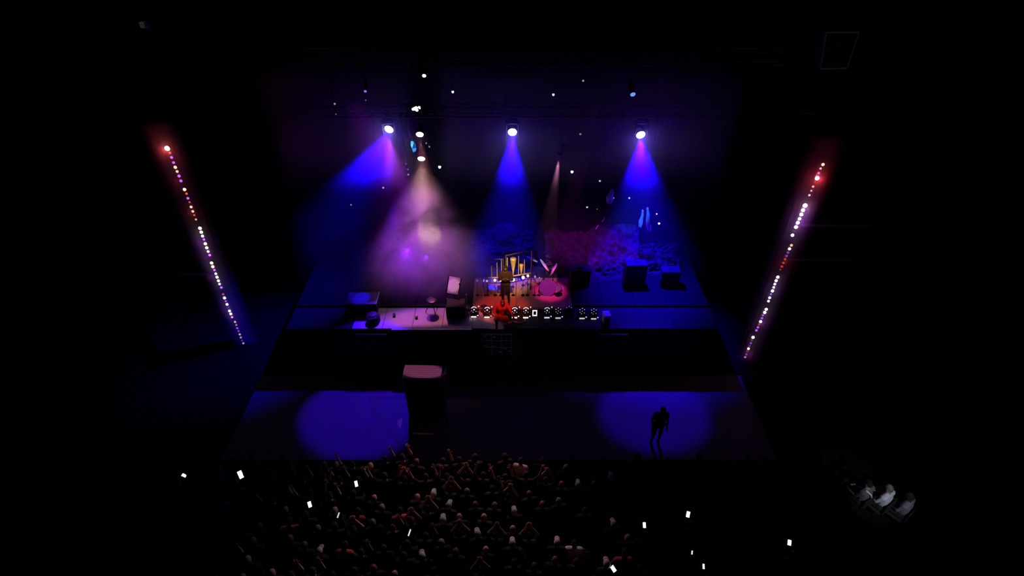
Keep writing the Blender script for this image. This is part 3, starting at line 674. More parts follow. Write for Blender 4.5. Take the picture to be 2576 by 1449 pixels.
MB().box((0, 0, .006), (p1.x-p0.x, yb-p0.y, .012), None, .004).build('lit_sheet', mat('warm_deck_tone', (.26, .12, .075), .95, 0, .35, 5., .2), t)
for sy in (-1, 1): MB().box((0, sy*((yb-p0.y)/2-.06), .008), (p1.x-p0.x-.02, .06, .012)).build('border', mat('warm_deck_border', (.10, .05, .06), .95), t)
# drums
def drum(label, px, py, Y, r, h, ax, shell, head, dz=0):
    p = at_y(px, py, Y); t = thing('drum', label, 'drum', (p.x, Y, DECK+.09), 0, 'drums of the kit')
    hh = p.z-DECK-.09; ax = Vector(ax).normalized(); c = Vector((0, 0, hh))
    MB().lathe([(r, -h/2), (r, h/2)], 26, ax, c).build('shell', shell, t, False)
    MB().lathe([(r*.97, h/2+.002), (r*.97, h/2+.008)], 26, ax, c).build('head', head, t)
    MB().lathe([(r*1.03, h/2-.02), (r*1.05, h/2), (r*1.03, h/2+.015), (r*.98, h/2+.015)], 26, ax, c).build('hoop', STEEL, t)
    for q in range(3):
        a = R(90+120*q); MB().tube((r*.8*cos(a), r*.5*sin(a), max(hh-.15, .1)), (r*.95*cos(a), r*.8*sin(a), .0), .012).build('leg', BLACK, t)
    return t
MAGH = mat('drum_head', (.6, .55, .58), .6, 0, .06)
SH = mat('drum_shell', (.25, .05, .12), .3, 0, .2)
drum('largest drum with magenta lit head facing the hall', 1378, 724, 16.5, .3, .4, (-.1, -.75, .6), SH, MAGH)
drum('small pink drum right of the large magenta one', 1408, 726, 16.2, .12, .15, (-.5, -.5, .7), mat('pink_shell', (.7, .3, .55), .3), MAGH)
drum('dark red floor drum behind the singer', 1322, 742, 16.6, .22, .34, (0, -.3, .95), mat('red_shell', (.2, .06, .05), .3), mat('dark_head', (.012, .008, .008), .9, spec=0.))
drum('dark red floor drum left of the singer', 1238, 735, 16.6, .2, .34, (0, -.3, .95), mat('red_shell', (.2, .06, .05), .3), mat('dark_head', (.012, .008, .008), .9, spec=0.))
# two tall microphone stands
for (lab, px, y0, y1) in (('thin tall microphone stand left of the musicians', 1217, 698, 772), ('thin tall microphone stand right of the musicians', 1298, 702, 776)):
    b = at_z(px, y1, DECK+.09); tp = at_y(px, y0, b.y)
    t = thing('microphone_stand', lab, 'microphone stand', (b.x, b.y, DECK+.09), 0, 'tall microphone stands'); hh = tp.z-DECK-.09
    MB().lathe([(.13, 0), (.13, .015), (.03, .03)], 14).build('base', BLACK, t)
    MB().tube((0, 0, .02), (0, 0, hh), .013).build('pole', mat('bronze_steel', (.55, .42, .38), .4, .4), t)
    MB().tube((0, 0, hh-.02), (0, -.14, hh+.04), .009).tube((0, -.13, hh+.03), (0, -.2, hh+.07), .016, .026).ball((0, -.2, hh+.07), .03).build('microphone', STEEL, t)
# cable on the deck
pts = [at_z(x, y, DECK+.04) for x, y in ((1278, 812), (1290, 809), (1300, 811), (1312, 812), (1320, 808), (1322, 800), (1322, 792))]
tag(MB().path(pts, .014, 6).build('cable', mat('grey_cable', (.3, .3, .32), .6), None, True), 'grey cable curling on the deck right of the kneeling musician', 'cable')

# drapes at the back right
from mathutils import noise as MN
def drape(label, x0, x1, Y, zt, seed, m, depth=1.1, crumple=1.):
    """a heap of crumpled cloth that climbs from the deck in front to its ragged top behind"""
    nx, nk = 70, 56; vs, fs = [], []; zb = DECK+.1; off = Vector((seed*7.3, seed*3.1, 0))
    for k in range(nk+1):
        v = k/nk
        for i in range(nx+1):
            u = i/nx; x = (x1-x0)*(u-.5); q = Vector((x, v*2.4, 0))+off
            hgt = (zt-zb)*(.62+.38*sin(pi*(.12+.76*u)))*(.85+.3*MN.noise(q*1.3))
            z = hgt*(v**1.2) if v < .8 else hgt*(.765+.235*sin((v-.8)/.2*pi/2))
            n1 = MN.noise(q*2.2); n2 = 1-2*abs(MN.noise(q*4.1+Vector((5, 0, 0)))); n3 = 1-2*abs(MN.noise(q*8.5))
            d = crumple*(.20*n1+.15*n2+.08*n3)*min(1, v*6)*(1 if 0 < u < 1 else .6)
            vs.append((x+.08*MN.noise(q*3+Vector((0, 9, 0))), -depth*(1-v)-d*.6, max(.0, z+d*.7*min(1, v*3))))
    for k in range(nk):
        for i in range(nx): fs.append((k*(nx+1)+i, k*(nx+1)+i+1, (k+1)*(nx+1)+i+1, (k+1)*(nx+1)+i))
    o = MB().add(vs, fs).build('draped_cloth', m, None, True, ((x0+x1)/2, Y, zb))
    md = o.modifiers.new('thickness', 'SOLIDIFY'); md.thickness = .02; md.offset = -1
    return tag(o, label, 'drape', 'rumpled drapes at the back of the stage')
DR = mat('rumpled_cloth', (.045, .026, .032), .9, 0, .9, 5.5, .4, 0.)
drape('rumpled drape behind the cymbals, lit violet', 1.3, 3.0, 18.7, 3.5, 1, DR)
drape('rumpled drape in the brightest blue patches right of the cymbals', 2.9, 5.0, 18.9, 3.7, 2, DR, 1.8)
drape('rumpled drape at the dark right end of the stage', 4.9, 6.6, 18.5, 2.9, 3, DR)
drape('rumpled dim drape behind the left chime rack', -1.9, .9, 19.0, 3.4, 4, mat('shaded_cloth', (.014, .010, .011), .9, 0, .8, 4.2, .4, 0.))  # darker copy of the cloth, so blue light hardly shows on it
drape('rumpled drape behind the smoke plume', -5.8, -2.0, 19.4, 3.2, 5, mat('shaded_cloth', (.2, .15, .2)))
# dark amplifiers on the right
for (lab, px, py, w, h) in (('dark amplifier among the drapes left of the wide blue beam foot', 1462, 752, .75, .75), ('dark tall amplifier at the right of the stage', 1605, 760, .8, 1.0), ('dark amplifier at the far right end of the stage', 1700, 770, .7, .7)):
    p = at_z(px, py, DECK+.09); t = thing('amplifier', lab, 'amplifier', (p.x, 16.9, DECK+.09), R(random.uniform(-8, 8)), 'dark amplifiers')
    MB().box((0, 0, h/2+.02), (w, .4, h), None, .02).build('cabinet', MATT, t)
    MB().box((0, -.2, h*.42), (w*.88, .02, h*.7), None, .006).build('grille', CLOTH_B, t)
    MB().box((0, -.2, h*.88), (w*.88, .02, h*.14), None, .006).build('control_panel', BLACK, t)
    MB().box((0, 0, h+.035), (.2, .04, .03), None, .01).build('handle', BLACK, t)
p = at_z(1525, 815, DECK+.03)
t = thing('equipment_box', 'blue lit pale box at the right end of the ring lamps', 'box', (p.x, p.y+.15, DECK+.025), R(8))
MB().box((0, 0, .17), (.24, .3, .34), None, .02).build('body', mat('pale_box', (.5, .45, .6), .6), t)
MB().box((0, 0, .35), (.25, .31, .03), None, .008).build('lid', mat('pale_box', (.5, .45, .6)), t)

# ------------------------------------------------------------------ pit: tall speaker box, barrier
a, b = at_z(1012, 950, 1.9), at_z(1108, 951, 1.9); yb = at_z(1065, 919, 1.9).y
t = thing('speaker_box', 'tall dark speaker box in the pit with a pink lit lid', 'speaker', ((a.x+b.x)/2, (a.y+yb)/2, .02), R(-1.5))
w, d = b.x-a.x, yb-a.y
MB().box((0, 0, .92), (w, d, 1.82), None, .02).build('cabinet', MATT, t)
MB().box((0, 0, 1.855), (w+.02, d+.02, .05), None, .008).build('lid', mat('lid_grey', (.33, .31, .34), .6, 0, .1, 3), t)
for k in range(6):
    MB().box((0, -d/2+.05+k*(d-.1)/5, 1.883), (w-.1, .012, .008)).build('lid_rib', mat('lid_rib', (.42, .4, .43), .6), t)
MB().box((0, -d/2-.01, 1.3), (w*.9, .02, .9), None, .006).build('grille', CLOTH_B, t)
MB().box((0, -d/2-.01, .45), (w*.9, .02, .7), None, .006).build('grille', CLOTH_B, t)
MB().path([(w/2+.1, d*.35, 1.86), (w/2+.12, 0, 1.8), (w/2+.07, -d*.1, 1.74), (w/2+.12, -d*.5, 1.6)], .028, 6).build('cable_bundle', mat('pale_cable', (.5, .45, .45), .5), t)
MB().box((w/2+.05, 0, 1.78), (.1, .3, .04)).build('cable_bracket', MATT, t)
MB().tube((-w/2-.015, -d/2, 1.45), (-w/2-.015, -d/2, 1.72), .012).build('side_handle', STEEL, t)
bp = mat('barrier_metal', (.02, .02, .022), .5, .6)
n = 11; bx0, bx1 = -8.6, 8.0; bw = (bx1-bx0)/n
for i in range(n):
    t = thing('crowd_barrier', 'unlit crowd barrier unit between the pit and the front row', 'barrier', (bx0+bw*(i+.5), 9.74, .0), 0, 'crowd barrier units')
    MB().box((0, 0, .5), (bw-.02, .03, .9), None, .006).build('panel', bp, t)
    MB().tube((-bw/2+.02, 0, .96), (bw/2-.02, 0, .96), .025).build('top_rail', bp, t)
    MB().box((0, .25, .035), (bw-.06, .55, .02)).build('foot_plate', bp, t)
    for sx in (-.4, .4): MB().tube((sx*bw, .45, .045), (sx*bw, .02, .85), .016).build('brace', bp, t)

# ------------------------------------------------------------------ people
VARS = {}
def capsule(mb, a, b, r0, r1):
    a, b = Vector(a), Vector(b)
    d = (b-a); n = 10
    mb.ball(a, r0, n, 7).ball(b, r1, n, 7).tube(a, b, r0, r1, n)
def make_body(name, J, sleeves='short', fingers=True):
    """one continuous body: tapered limbs merged by a voxel remesh, materials by the nearest limb"""
    mb = MB(); segs = []
    def seg(a, b, r0, r1, k):
        capsule(mb, a, b, r0, r1); segs.append((Vector(a), Vector(b), max(r0, .03), max(r1, .03), k))
    g = lambda k: Vector(J[k])
    pel, ch, nk, hd = g('pelvis'), g('chest'), g('neck'), g('head')
    fw = (Vector(J.get('face', (0, 1, 0)))).normalized()
    side = (g('shR')-g('shL')).normalized()
    seg(pel-side*.075, pel+side*.075, .115, .115, 2)
    mid = pel.lerp(ch, .5)
    seg(pel, mid, .125, .12, 1); seg(mid-side*.045, ch-side*.07, .115, .125, 1); seg(mid+side*.045, ch+side*.07, .115, .125, 1)
    seg(g('shL').lerp(ch, .12), g('shR').lerp(ch, .12), .085, .085, 1)
    seg(ch.lerp(nk, .5), nk, .075, .056, 0); seg(nk, hd-Vector((0, 0, .05)), .055, .055, 0)
    hm = Matrix((side, fw, side.cross(fw))).transposed() if abs(side.dot(fw)) < .5 else Matrix.Identity(3)
    upv = (hd-nk).normalized(); sx = fw.cross(upv).normalized(); hm = Matrix((sx, fw, upv)).transposed()
    mb.ball(hd, (.073, .092, .112), 16, 12, hm); segs.append((hd, hd+Vector((0, 0, .01)), .1, .1, 0))
    mb.ball(hd+hm @ Vector((0, .035, -.075)), (.05, .055, .045), 10, 8, hm)          # jaw
    mb.ball(hd+hm @ Vector((0, .098, -.02)), (.014, .022, .026), 8, 6, hm)           # nose
    mb.ball(hd+hm @ Vector((0, .08, .02)), (.05, .018, .012), 8, 6, hm)              # brow
    for s in (-1, 1): mb.ball(hd+hm @ Vector((s*.076, -.005, -.012)), (.012, .022, .03), 8, 6, hm)   # ears
    hands = []
    for s in 'LR':
        seg(g('sh'+s), g('el'+s), .056, .043, 1); seg(g('el'+s), g('wr'+s), .042, .029, 0 if sleeves == 'short' else 1)
        d = (g('wr'+s)-g('el'+s)).normalized(); pc = g('wr'+s)+d*.05
        sd = d.cross(Vector((0, 1, 0)) if abs(d.y) < .8 else Vector((1, 0, 0))).normalized(); nn = sd.cross(d).normalized()
        q = Matrix((sd, nn, d)).transposed()
        mb.ball(pc, (.042, .02, .055), 10, 7, q); segs.append((g('wr'+s), pc+d*.05, .045, .045, 0))
        hands.append((s, pc, d, sd, nn))
        seg(g('hip'+s), g('kn'+s), .088, .06, 2); seg(g('kn'+s), g('an'+s), .058, .042, 2)
        ft = g('an'+s)+Vector((0, 0, -.035)); td = Vector(J.get('toe', (0, 1, 0))); seg(ft-td*.03, ft+td*.15, .045, .036, 3)
    me = mb.mesh(name+'_raw', MATT); o = link(name+'_raw', me)
    md = o.modifiers.new('r', 'REMESH'); md.mode = 'VOXEL'; md.voxel_size = .017
    sm = o.modifiers.new('s', 'SMOOTH'); sm.iterations = 2; sm.factor = .5
    dc = o.modifiers.new('d', 'DECIMATE'); dc.ratio = .22
    dg = bpy.context.evaluated_depsgraph_get(); res = bpy.data.meshes.new_from_object(o.evaluated_get(dg), depsgraph=dg)
    bpy.data.objects.remove(o); bpy.data.meshes.remove(me)
    res.materials.clear()
    for m in (SKIN, SHIRTS[0], TROUS, SHOE): res.materials.append(m)
    bm = bmesh.new(); bm.from_mesh(res)
    for f in bm.faces:
        c = f.calc_center_median(); best, bk = 9, 0
        for a, b, r0, r1, k in segs:
            ab = b-a; u = max(0, min(1, (c-a).dot(ab)/max(ab.length_squared, 1e-6))); dd = (c-(a+ab*u)).length/(r0+(r1-r0)*u)
            if dd < best: best, bk = dd, k
        f.material_index = bk; f.smooth = True
    bm.to_mesh(res); bm.free()
    fb = MB()
    for s_ in (-1, 1): fb.ball(hd+hm @ Vector((s_*.03, .082, .0)), (.014, .01, .009), 8, 6, hm, 3)
    fb.ball(hd+hm @ Vector((0, .086, -.065)), (.024, .01, .006), 8, 6, hm, 3)
    if fingers:
        for s, pc, d, sd, nn in hands:
            spread = J.get('spread', .5)
            for i, (off, ln) in enumerate(((-.03, .062), (-.01, .074), (.011, .07), (.03, .055))):
                a = pc+sd*off+d*.03; dr = (d+sd*off*6*spread).normalized(); k1 = a+dr*ln*.6; k2 = k1+(dr*.8+nn*.35).normalized()*ln*.6
                fb.path([a, k1, k2], [.010, .009, .0065], 5)
            th = 1 if s == 'L' else -1
            a = pc+sd*.034*th-d*.02; k1 = a+(sd*th*.75+d*.6)*.045; fb.path([a-sd*th*.01, k1, k1+(sd*th*.2+d*.9)*.03], [.012, .011, .008], 5)
    bm = bmesh.new(); bm.from_mesh(res); vl = [bm.verts.new(v) for v in fb.v]
    for f, mi in zip(fb.f, fb.m):
        nf = bm.faces.new([vl[i] for i in f]); nf.material_index = mi; nf.smooth = True
    bm.to_mesh(res); bm.free()
    res.name = name
    hair = {}
    hb = MB().ball(hd+hm @ Vector((0, -.014, .022)), (.083, .094, .108), 14, 10, hm); hair['short'] = hb.mesh('hair', HAIRS[0], True)
    hb = MB().ball(hd+hm @ Vector((0, -.014, .022)), (.085, .095, .108), 14, 10, hm).ball(hd+hm @ Vector((0, -.07, -.12)), (.085, .04, .17), 12, 9, hm); hair['long'] = hb.mesh('hair', HAIRS[0], True)
    hb = MB().ball(hd+hm @ Vector((0, -.008, .03)), (.086, .1, .1), 14, 10, hm).ball(hd+hm @ Vector((0, .1, .035)), (.07, .075, .012), 12, 6, hm); hair['cap'] = hb.mesh('cap', HAIRS[0], True)
    return res, hair, J
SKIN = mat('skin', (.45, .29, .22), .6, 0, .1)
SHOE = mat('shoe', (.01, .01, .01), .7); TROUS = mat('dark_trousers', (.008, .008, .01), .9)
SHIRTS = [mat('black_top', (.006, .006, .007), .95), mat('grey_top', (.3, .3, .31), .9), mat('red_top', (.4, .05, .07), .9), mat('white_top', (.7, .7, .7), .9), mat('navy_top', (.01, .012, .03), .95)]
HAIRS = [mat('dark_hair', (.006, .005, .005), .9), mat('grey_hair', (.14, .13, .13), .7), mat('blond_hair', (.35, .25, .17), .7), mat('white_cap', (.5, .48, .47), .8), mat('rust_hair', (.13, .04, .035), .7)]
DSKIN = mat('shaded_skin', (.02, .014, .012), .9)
def pose(**k):
    J = dict(pelvis=(0, 0, .94), chest=(0, .0, 1.3), neck=(0, .0, 1.47), head=(0, .03, 1.62), shL=(-.18, 0, 1.4), shR=(.18, 0, 1.4),
             elL=(-.23, -.03, 1.13), elR=(.23, -.03, 1.13), wrL=(-.22, .1, .9), wrR=(.22, .1, .9), hipL=(-.085, 0, .9), hipR=(.085, 0, .9),
             knL=(-.1, .02, .5), knR=(.1, .02, .5), anL=(-.11, -.02, .08), anR=(.11, -.02, .08))
    J.update(k); return J
UPL, UPR = dict(elL=(-.26, .1, 1.62), wrL=(-.2, .14, 1.86)), dict(elR=(.26, .1, 1.62), wrR=(.2, .14, 1.86))
POSES = {
 'stand': pose(), 'lean': pose(head=(.03, .06, 1.6), elL=(-.25, .05, 1.15), wrL=(-.1, .24, 1.12), elR=(.25, .05, 1.15), wrR=(.1, .24, 1.1)),
 'both': pose(**UPL, **UPR), 'wide': pose(elL=(-.36, .04, 1.58), wrL=(-.42, .08, 1.84), elR=(.36, .04, 1.58), wrR=(.42, .08, 1.84)),
 'one': pose(**UPR), 'oneleft': pose(elL=(-.3, .06, 1.6), wrL=(-.36, .1, 1.86)),
 'phone': pose(elR=(.2, .18, 1.3), wrR=(.07, .34, 1.5), elL=(-.2, .18, 1.3), wrL=(-.07, .34, 1.5)),
 'clap': pose(elL=(-.22, .14, 1.5), wrL=(-.05, .2, 1.78), elR=(.22, .14, 1.5), wrR=(.05, .2, 1.78)),
}
for k, J in POSES.items(): VARS[k] = make_body('person_'+k, J)
def person(label, kind, loc, rz, hair='short', hm=0, top=0, skin=None, s=1., group=None, var=None):
    me, hr, J = var or VARS[kind]
    o = bpy.data.objects.new('person', me); COL.objects.link(o); o.location = loc; o.rotation_euler = (0, 0, rz); o.scale = (s, s, s)
    mats = (skin or SKIN, SHIRTS[top] if isinstance(top, int) else top, TROUS, SHOE)
    for i, m in enumerate(mats):
        o.material_slots[i].link = 'OBJECT'; o.material_slots[i].material = m
    h = bpy.data.objects.new('cap' if hair == 'cap' else 'hair', hr[hair]); COL.objects.link(h); h.parent = o
    h.material_slots[0].link = 'OBJECT'; h.material_slots[0].material = HAIRS[hm] if isinstance(hm, int) else hm
    return tag(o, label, 'person', group)

# crowd: the ones the photograph shows (pixel of the pale spot, kind of spot)
#  h: pale head   H: bright head   a: arms up   o: one arm   f: clap   s: pale top   r: red top
SPOTS = [(680,1184,'o'),(731,1168,'o'),(746,1176,'a'),(757,1201,'w'),(761,1219,'h'),(728,1194,'f'),(810,1176,'f'),(828,1168,'h'),(848,1145,'l'),(838,1181,'a'),(856,1180,'o'),
 (802,1196,'h'),(846,1219,'o'),(878,1170,'H'),(905,1173,'w'),(934,1150,'o'),(938,1178,'o'),(969,1183,'f'),(974,1146,'o'),(999,1160,'h'),(888,1194,'h'),(939,1246,'H'),(951,1269,'h'),(962,1281,'r'),
 (1057,1167,'w'),(1087,1171,'l'),(1105,1176,'f'),(1127,1166,'o'),(1136,1178,'f'),(1128,1220,'h'),(1155,1223,'h'),(1060,1245,'h'),(1078,1237,'f'),(1129,1252,'H'),(1104,1265,'h'),(1155,1264,'h'),(1117,1278,'h'),
 (1010,1272,'f'),(1027,1290,'o'),(1057,1305,'o'),(1007,1311,'h'),(1058,1331,'h'),(846,1309,'f'),(887,1314,'r'),(825,1323,'h'),(726,1312,'r'),(882,1282,'h'),(953,1304,'H'),(924,1361,'o'),(892,1372,'r'),
 (727,1350,'h'),(800,1382,'h'),(803,1413,'o'),(760,1423,'o'),(685,1440,'h'),(940,1428,'h'),(991,1443,'h'),(1060,1398,'H'),(750,1276,'h'),(1135,1308,'f'),(1090,1340,'h'),(1137,1340,'h'),(1100,1358,'h'),(829,1367,'h'),
 (1185,1170,'a'),(1213,1181,'o'),(1237,1174,'l'),(1262,1172,'w'),(1310,1178,'s'),(1374,1185,'f'),(1240,1207,'f'),(1233,1223,'h'),(1262,1218,'h'),(1387,1213,'h'),(1415,1213,'h'),(1475,1213,'h'),(1539,1193,'h'),(1424,1173,'h'),
 (1332,1238,'h'),(1274,1249,'h'),(1267,1266,'H'),(1407,1255,'H'),(1363,1262,'h'),(1217,1284,'H'),(1205,1324,'f'),(1276,1316,'h'),(1289,1347,'H'),(1248,1362,'h'),(1314,1379,'o'),(1321,1424,'L'),(1446,1361,'s'),(1472,1380,'o'),
 (1406,1362,'h'),(1571,1392,'r'),(1557,1417,'h'),(1574,1354,'h'),(1208,1413,'f'),(1269,1404,'h'),(1396,1405,'h'),(1321,1331,'f'),(1546,1313,'h'),(649,1317,'h'),(639,1346,'h'),(596,1376,'o'),(599,1406,'h'),(568,1420,'s'),(656,1428,'h'),(569,1269,'H'),(650,1230,'l'),(1180,1240,'h'),(1190,1262,'h')]
PHONES = [(605,1194,10,19,.05,2.2,(.85,.92,1)),(463,1196,7,11,-.5,1.1,(1,1,1)),(896,1217,7,14,.08,2,(1,1,1)),(779,1269,8,14,.1,2.5,(1,1,1)),(1022,1368,7,11,-.1,1.6,(1,1,.98)),(1621,1321,7,13,-.35,2,(1,1,1)),
 (1731,1294,8,14,-.15,2.5,(1,1,1)),(1986,1365,8,13,-.4,2.2,(1,1,1)),(1741,1390,3.5,9,-.25,.7,(1,1,1)),(1770,1425,5,12,-.45,.9,(1,1,1)),(1543,1431,9,15,-.9,3,(1,1,1)),(851,1296,3,13,.7,.6,(1,1,1)),(1030,1340,3,16,.6,.7,(1,1,1))]
ZONES = [(640, 'far left'), (790, 'left of tall box'), (900, 'below left blue floor'), (1010, 'near tall box left'), (1120, 'below tall box'), (1230, 'right of tall box'), (1340, 'below the ring lamps'), (1480, 'right of centre'), (9999, 'far right')]
def row(Yv): 
    r = (9.75-Yv)/.62
    return ('front row', 'second row', 'third row', 'fourth row', 'fifth row', 'back rows')[max(0, min(5, int(r)))]
placed = []; used = {}
def free(x, y, d):
    return all((x-a)**2+(y-b)**2 > ((d+c)/2)**2 for a, b, c in placed)
TOPN = ['black', 'grey', 'red', 'white', 'navy']; HN = ['dark hair', 'grey hair', 'fair hair', 'pale cap', 'rusty hair']
rnd = random.Random(3)
def nudge(x, y, d):
    for k in range(40):
        q = .02*k; 
        for a in range(8):
            xx, yy = x+q*cos(a*pi/4), y+q*sin(a*pi/4)*.6
            if free(xx, yy, d): return xx, yy
    return None
KIND = {'h': 'stand', 'H': 'stand', 'L': 'lean', 'a': 'both', 'w': 'wide', 'o': 'one', 'l': 'oneleft', 'f': 'clap', 's': 'stand', 'r': 'lean'}
ARM = {'both': 'both arms raised', 'wide': 'arms spread high', 'one': 'right arm raised', 'oneleft': 'left arm raised', 'clap': 'hands clapped overhead', 'stand': '', 'lean': 'hands held together', 'phone': 'holding a lit phone'}
def spot_label(kind, hair, hm, top, px, Yv):
    zone = next(z for lim, z in ZONES if px < lim); rw = row(Yv)
    base = ('person with ' + (HN[hm] if not (hair == 'long') else 'long '+HN[hm]) + ', ' + (TOPN[top]+' top') + ((', ' + ARM[kind]) if ARM[kind] else ''))
    return '%s, %s %s' % (base, rw, zone)
def crowd_person(px, py, k, i):
    kind = KIND[k]; zz = {'stand': 1.72, 'lean': 1.7, 'both': 1.95, 'wide': 1.95, 'one': 1.95, 'oneleft': 1.95, 'clap': 1.85, 'phone': 1.72}[kind]
    p = at_z(px, py, zz); off = {'one': .2, 'oneleft': -.36}.get(kind, 0.); y = p.y-(.12 if zz > 1.8 else .03); x = p.x-off
    rad = {'both': .52, 'wide': .62, 'one': .48, 'oneleft': .5, 'clap': .46}.get(kind, .42); q = nudge(x, min(y, 9.36), rad)
    if q is None: return
    x, y = q
    if y > 9.36: y = 9.36
    for att in range(40):
        hair, hm, top, skin = 'short', 0, 0, DSKIN
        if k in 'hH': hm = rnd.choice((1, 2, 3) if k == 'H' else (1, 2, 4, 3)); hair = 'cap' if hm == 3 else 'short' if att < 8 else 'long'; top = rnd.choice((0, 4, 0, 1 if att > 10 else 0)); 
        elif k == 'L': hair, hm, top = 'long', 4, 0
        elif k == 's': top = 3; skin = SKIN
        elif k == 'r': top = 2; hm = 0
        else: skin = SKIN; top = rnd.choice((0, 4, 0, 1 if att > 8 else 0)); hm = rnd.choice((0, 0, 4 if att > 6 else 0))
        lab = spot_label(kind, hair, hm, top, px, y)
        if lab not in used: break
    else: lab = lab.replace('person', 'shorter person', 1)
    used[lab] = 1; placed.append((x, y, rad))
    hmat = hm
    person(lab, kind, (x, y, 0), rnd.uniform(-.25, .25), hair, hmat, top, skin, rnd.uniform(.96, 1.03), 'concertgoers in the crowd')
for i, (px, py, w_, h_, ang, e, c) in enumerate(PHONES):
    # a phone held at chest height just in front of its owner
    z = 1.62; p = at_z(px, py, z); sc = px_per_m(p)
    hw, hh = max(w_/sc, .035), h_/sc
    view = (Vector((0, 0, CAM_Z))-p).normalized()
    words_ = ['bluish lit phone below the left end of the stage', 'phone with small lit screen farthest left in the hall', 'lit phone under the left blue floor near the front', 'bright phone screen in mid crowd at left', 'lit phone below the tall box near the frame bottom', 'lit phone right of the crowd, left of the brightest right one', 'brightest phone at the right, upright', 'lit phone farthest right, below the pale clothed trio', 'phone seen nearly edge on at right', 'dim phone at the bottom right, second from the corner', 'large tilted phone at the bottom right of the crowd', 'thin lit phone edge in the crowd at left', 'thin tilted phone edge below the tall box'][i]
    t = thing('phone', words_, 'phone', p, 0, 'lit phones in the crowd', Euler((0, 0, 0)))
    zq = view.to_track_quat('Z', 'Y').to_matrix(); q = zq @ Matrix.Rotation(-ang, 3, 'Z')
    t.rotation_euler = q.to_euler()
    MB().box((0, 0, -.006), (hw+.008, hh+.01, .009), None, .002).build('body', BLACK, t)
    MB().box((0, 0, .001), (hw, hh, .004)).build('screen', glow('phone_%d' % px, c, e), t)
    x, y = p.x, p.y-.36
    lab = ['person holding up the bluish lit phone', 'person holding the phone farthest left in the hall', 'person holding the lit phone under the left blue floor', 'person holding the bright phone in mid crowd at left', 'person holding the lit phone below the tall box', 'person holding the phone left of the brightest right one', 'person holding the brightest phone at right', 'person holding the phone farthest right', 'person holding the phone seen nearly edge on', 'person holding the dim phone at bottom right', 'person holding the large tilted phone at bottom right', 'person holding the thin lit phone at left', 'person holding the thin tilted phone below the tall box'][i]
    person(lab, 'phone', (x, y, 0), 0., 'short', 0, 0, DSKIN, (1.62-.0)/1.55*.985, 'concertgoers with phones'); placed.append((x, y, .45))
for i, (px, py, k) in enumerate(SPOTS): crowd_person(px, py, k, i)
DARKLAB = 'person with dark hair in black clothes standing unlit in the crowd'
cnt = 0
for r_ in range(9):
    yy = 9.34-r_*.52
    for c_ in range(44):
        x = -9.6+c_*.45+(.22 if r_ % 2 else 0)+rnd.uniform(-.07, .07); y = yy+rnd.uniform(-.07, .07)
        pj = px_per_m(Vector((x, y, 1.7))); sxp = W/2+x*pj
        if sxp < 40 or sxp > W-420 or not free(x, y, .43) or rnd.random() < .1: continue
        if len(placed) > 290: continue
        placed.append((x, y, .43))
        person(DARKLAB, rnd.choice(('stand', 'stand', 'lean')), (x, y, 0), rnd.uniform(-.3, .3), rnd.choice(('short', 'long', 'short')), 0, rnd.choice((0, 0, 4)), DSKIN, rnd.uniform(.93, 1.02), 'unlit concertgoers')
# guard in the pit, dark against the blue floor
p = at_z(1646, 1115, .02)
person('dark clothed guard standing in the right blue floor pool', 'stand', (p.x, p.y, .02), pi, 'short', 0, 0, DSKIN, 1.03)

# performers
SING = make_body('singer', pose(elL=(-.24, .14, 1.2), wrL=(-.06, .27, 1.32), elR=(.24, .14, 1.2), wrR=(.06, .27, 1.32)), 'long')
KN = make_body('kneeling_musician', pose(pelvis=(0, 0, .5), chest=(-.02, .12, .84), neck=(-.03, .18, 1.0), head=(-.04, .24, 1.14), shL=(-.2, .12, .94), shR=(.16, .14, .94), elL=(-.32, .28, .78), wrL=(-.4, .42, .66),
     elR=(.26, .22, .7), wrR=(.1, .38, .62), hipL=(-.09, 0, .47), hipR=(.09, 0, .47), knL=(-.16, .38, .12), knR=(.17, .36, .42), anL=(-.14, -.08, .08), anR=(.17, .32, .08)), 'long')
RT = mat('dark_red_top', (.03, .005, .005), .9)
b = at_z(1272, 800, DECK+.03)
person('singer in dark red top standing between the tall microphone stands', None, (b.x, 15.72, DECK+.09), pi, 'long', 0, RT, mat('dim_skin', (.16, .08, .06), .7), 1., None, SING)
b = at_z(1262, 822, DECK+.03)
person('kneeling musician in red top at the front edge of the stage', None, (b.x, b.y+.2, DECK+.025), pi, 'short', 4, SHIRTS[2], SKIN, 1., None, KN)
# guitar of the kneeling musician
g0 = Vector((b.x, b.y+.2, DECK+.025))
t = thing('guitar', 'red lit guitar held across the kneeling musician, neck pointing down left', 'guitar', g0+Vector((.02, -.42, .55)), 0)
q = Euler((R(35), R(-152), R(0))).to_matrix()
m = MB(); prof = [(-.22, .0), (-.21, .1), (-.12, .17), (-.02, .13), (.05, .1), (.12, .125), (.19, .1), (.22, .03)]
pts = [(u, v) for u, v in prof]+[(u, -v) for u, v in reversed(prof)]
nn = len(pts)
vs = [q @ Vector((u, -.04, v)) for u, v in pts]+[q @ Vector((u, .04, v)) for u, v in pts]
m.add(vs, [tuple(range(nn-1, -1, -1)), tuple(range(nn, 2*nn))]+[(i, (i+1) % nn, nn+(i+1) % nn, nn+i) for i in range(nn)]).build('body', mat('guitar_body', (.45, .12, .06), .3), t)
MB().box(q @ Vector((.45, -.035, 0)), (.5, .025, .05), q, .005).build('neck', mat('maple', (.75, .5, .35), .5), t)
MB().box(q @ Vector((.75, -.035, 0)), (.14, .025, .08), q, .008).build('headstock', mat('maple', (.75, .5, .35)), t)
MB().box(q @ Vector((-.1, -.05, 0)), (.04, .02, .1), q).build('bridge', BLACK, t)

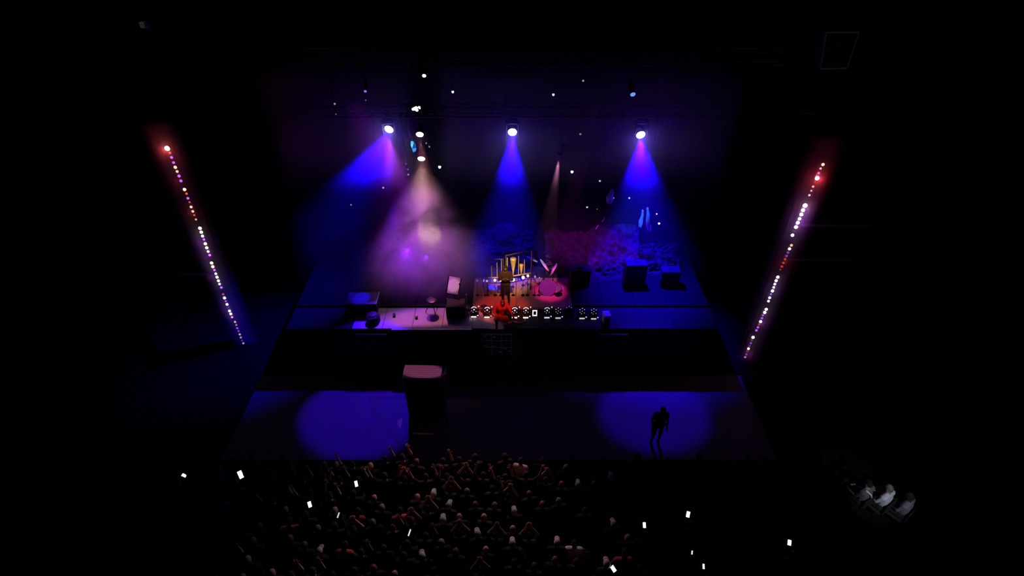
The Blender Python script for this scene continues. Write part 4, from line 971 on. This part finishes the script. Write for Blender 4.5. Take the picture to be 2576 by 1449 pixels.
# pale clothed trio in the side box at right
RB = MB(); side_z = 1.0
sp = at_z(2225, 1290, side_z)
tag(RB.box((10.6, 7.6, side_z/2), (3.0, 2.6, side_z)).build('side_platform', DARKWALL), 'dark raised side platform at the right', 'platform')
sit = lambda **k: pose(pelvis=(0, 0, .5), chest=(0, .02, .84), neck=(0, .04, 1.01), head=(0, .08, 1.16), shL=(-.19, .02, .95), shR=(.19, .02, .95), elL=(-.21, .1, .7), wrL=(-.13, .3, .62), elR=(.21, .1, .7), wrR=(.13, .3, .62),
     hipL=(-.09, .04, .47), hipR=(.09, .04, .47), knL=(-.12, .44, .48), knR=(.12, .44, .48), anL=(-.12, .42, .08), anR=(.12, .42, .08), **k)
SIT = make_body('seated_person', sit(), 'short')
SB = mat('pale_blue_shirt', (.6, .65, .72), .85); SG = mat('grey_shirt', (.17, .16, .2), .9)
for (lab, px, py, rz, topm, sk, hr, hm) in (('seated person with white strap over dark top, left of the trio', 2180, 1240, R(25), mat('charcoal_top', (.12, .12, .13), .9), SKIN, 'short', 0),
     ('seated person in pale blue shirt, middle and brightest of the trio', 2232, 1252, R(30), SB, SKIN, 'short', 1), ('seated person in dim grey shirt, right of the trio', 2284, 1272, R(35), SG, DSKIN, 'short', 0)):
    p = at_z(px, py, side_z+.85)
    o = person(lab, None, (p.x, p.y, side_z), rz, hr, hm, topm, sk, 1., 'trio on the side platform', SIT)
    t = thing('chair', 'dark chair under the ' + lab.split(',')[0].replace('seated ', ''), 'chair', (p.x, p.y, side_z), rz, 'chairs on the side platform')
    MB().box((0, .1, .37), (.42, .42, .04), None, .01).build('seat', MATT, t)
    MB().box((0, -.16, .62), (.42, .03, .36), None, .01).build('backrest', MATT, t)
    for sx in (-.18, .18):
        for sy in (-.08, .28): MB().tube((sx, sy, 0), (sx, sy, .36), .014).build('leg', BLACK, t)
    if 'strap' in lab:
        q = Matrix.Rotation(rz, 3, 'Z')
        for a_, b_ in (((-.13, .0, 1.05), (.1, -.13, .72)),):
            MB().path([a_, (-.02, -.12, .93), b_], .022, 6).build('strap', WHITE, o)

# hanging frame and boxes high on both sides
fr = thing('hanging_speaker', 'dark hanging speaker with faint grey edges, upper right', 'speaker', at_y(2105, 128, 12), 0)
c0 = fr.location
def loc_(px, py): return at_y(px, py, 12)-c0
GY = mat('frame_grey', (.4, .4, .42), .6)
for a_, b_ in (((2078, 82), (2160, 82)), ((2160, 82), (2130, 172)), ((2130, 172), (2063, 174)), ((2063, 174), (2078, 82))):
    MB().tube(loc_(*a_), loc_(*b_), .018).build('bar', GY, fr)
pa = loc_(2118, 82); MB().tube(pa, (pa.x, pa.y, 17.5-c0.z), .01).build('hanging_wire', BLACK, fr)
MB().box((0, .2, 0), (.5, .3, .6), None, .02).build('cabinet', MATT, fr)
p = at_y(363, 62, 11)
t = thing('ceiling_spot', 'small grey square lamp housing high at the upper left', 'lamp', p, 0)
MB().box((0, 0, 0), (.11, .14, .11), None, .015).build('housing', mat('housing_grey', (.45, .45, .45), .6), t)
MB().tube((0, 0, .05), (0, 0, 17.5-p.z), .012).build('drop_pipe', BLACK, t)
p = at_y(2038, 281, 14.2)
t = thing('wall_bar', 'faint reddish bar above the right string of lamps', 'bar', p, 0)
MB().box((0, 0, 0), (.48, .08, .06), None, .01).build('bar', mat('bar_grey', (.12, .1, .11), .6), t)
for sx in (-.18, .18): MB().tube((sx, 0, .02), (sx, 0, 17.5-p.z), .008).build('hanging_wire', BLACK, t)
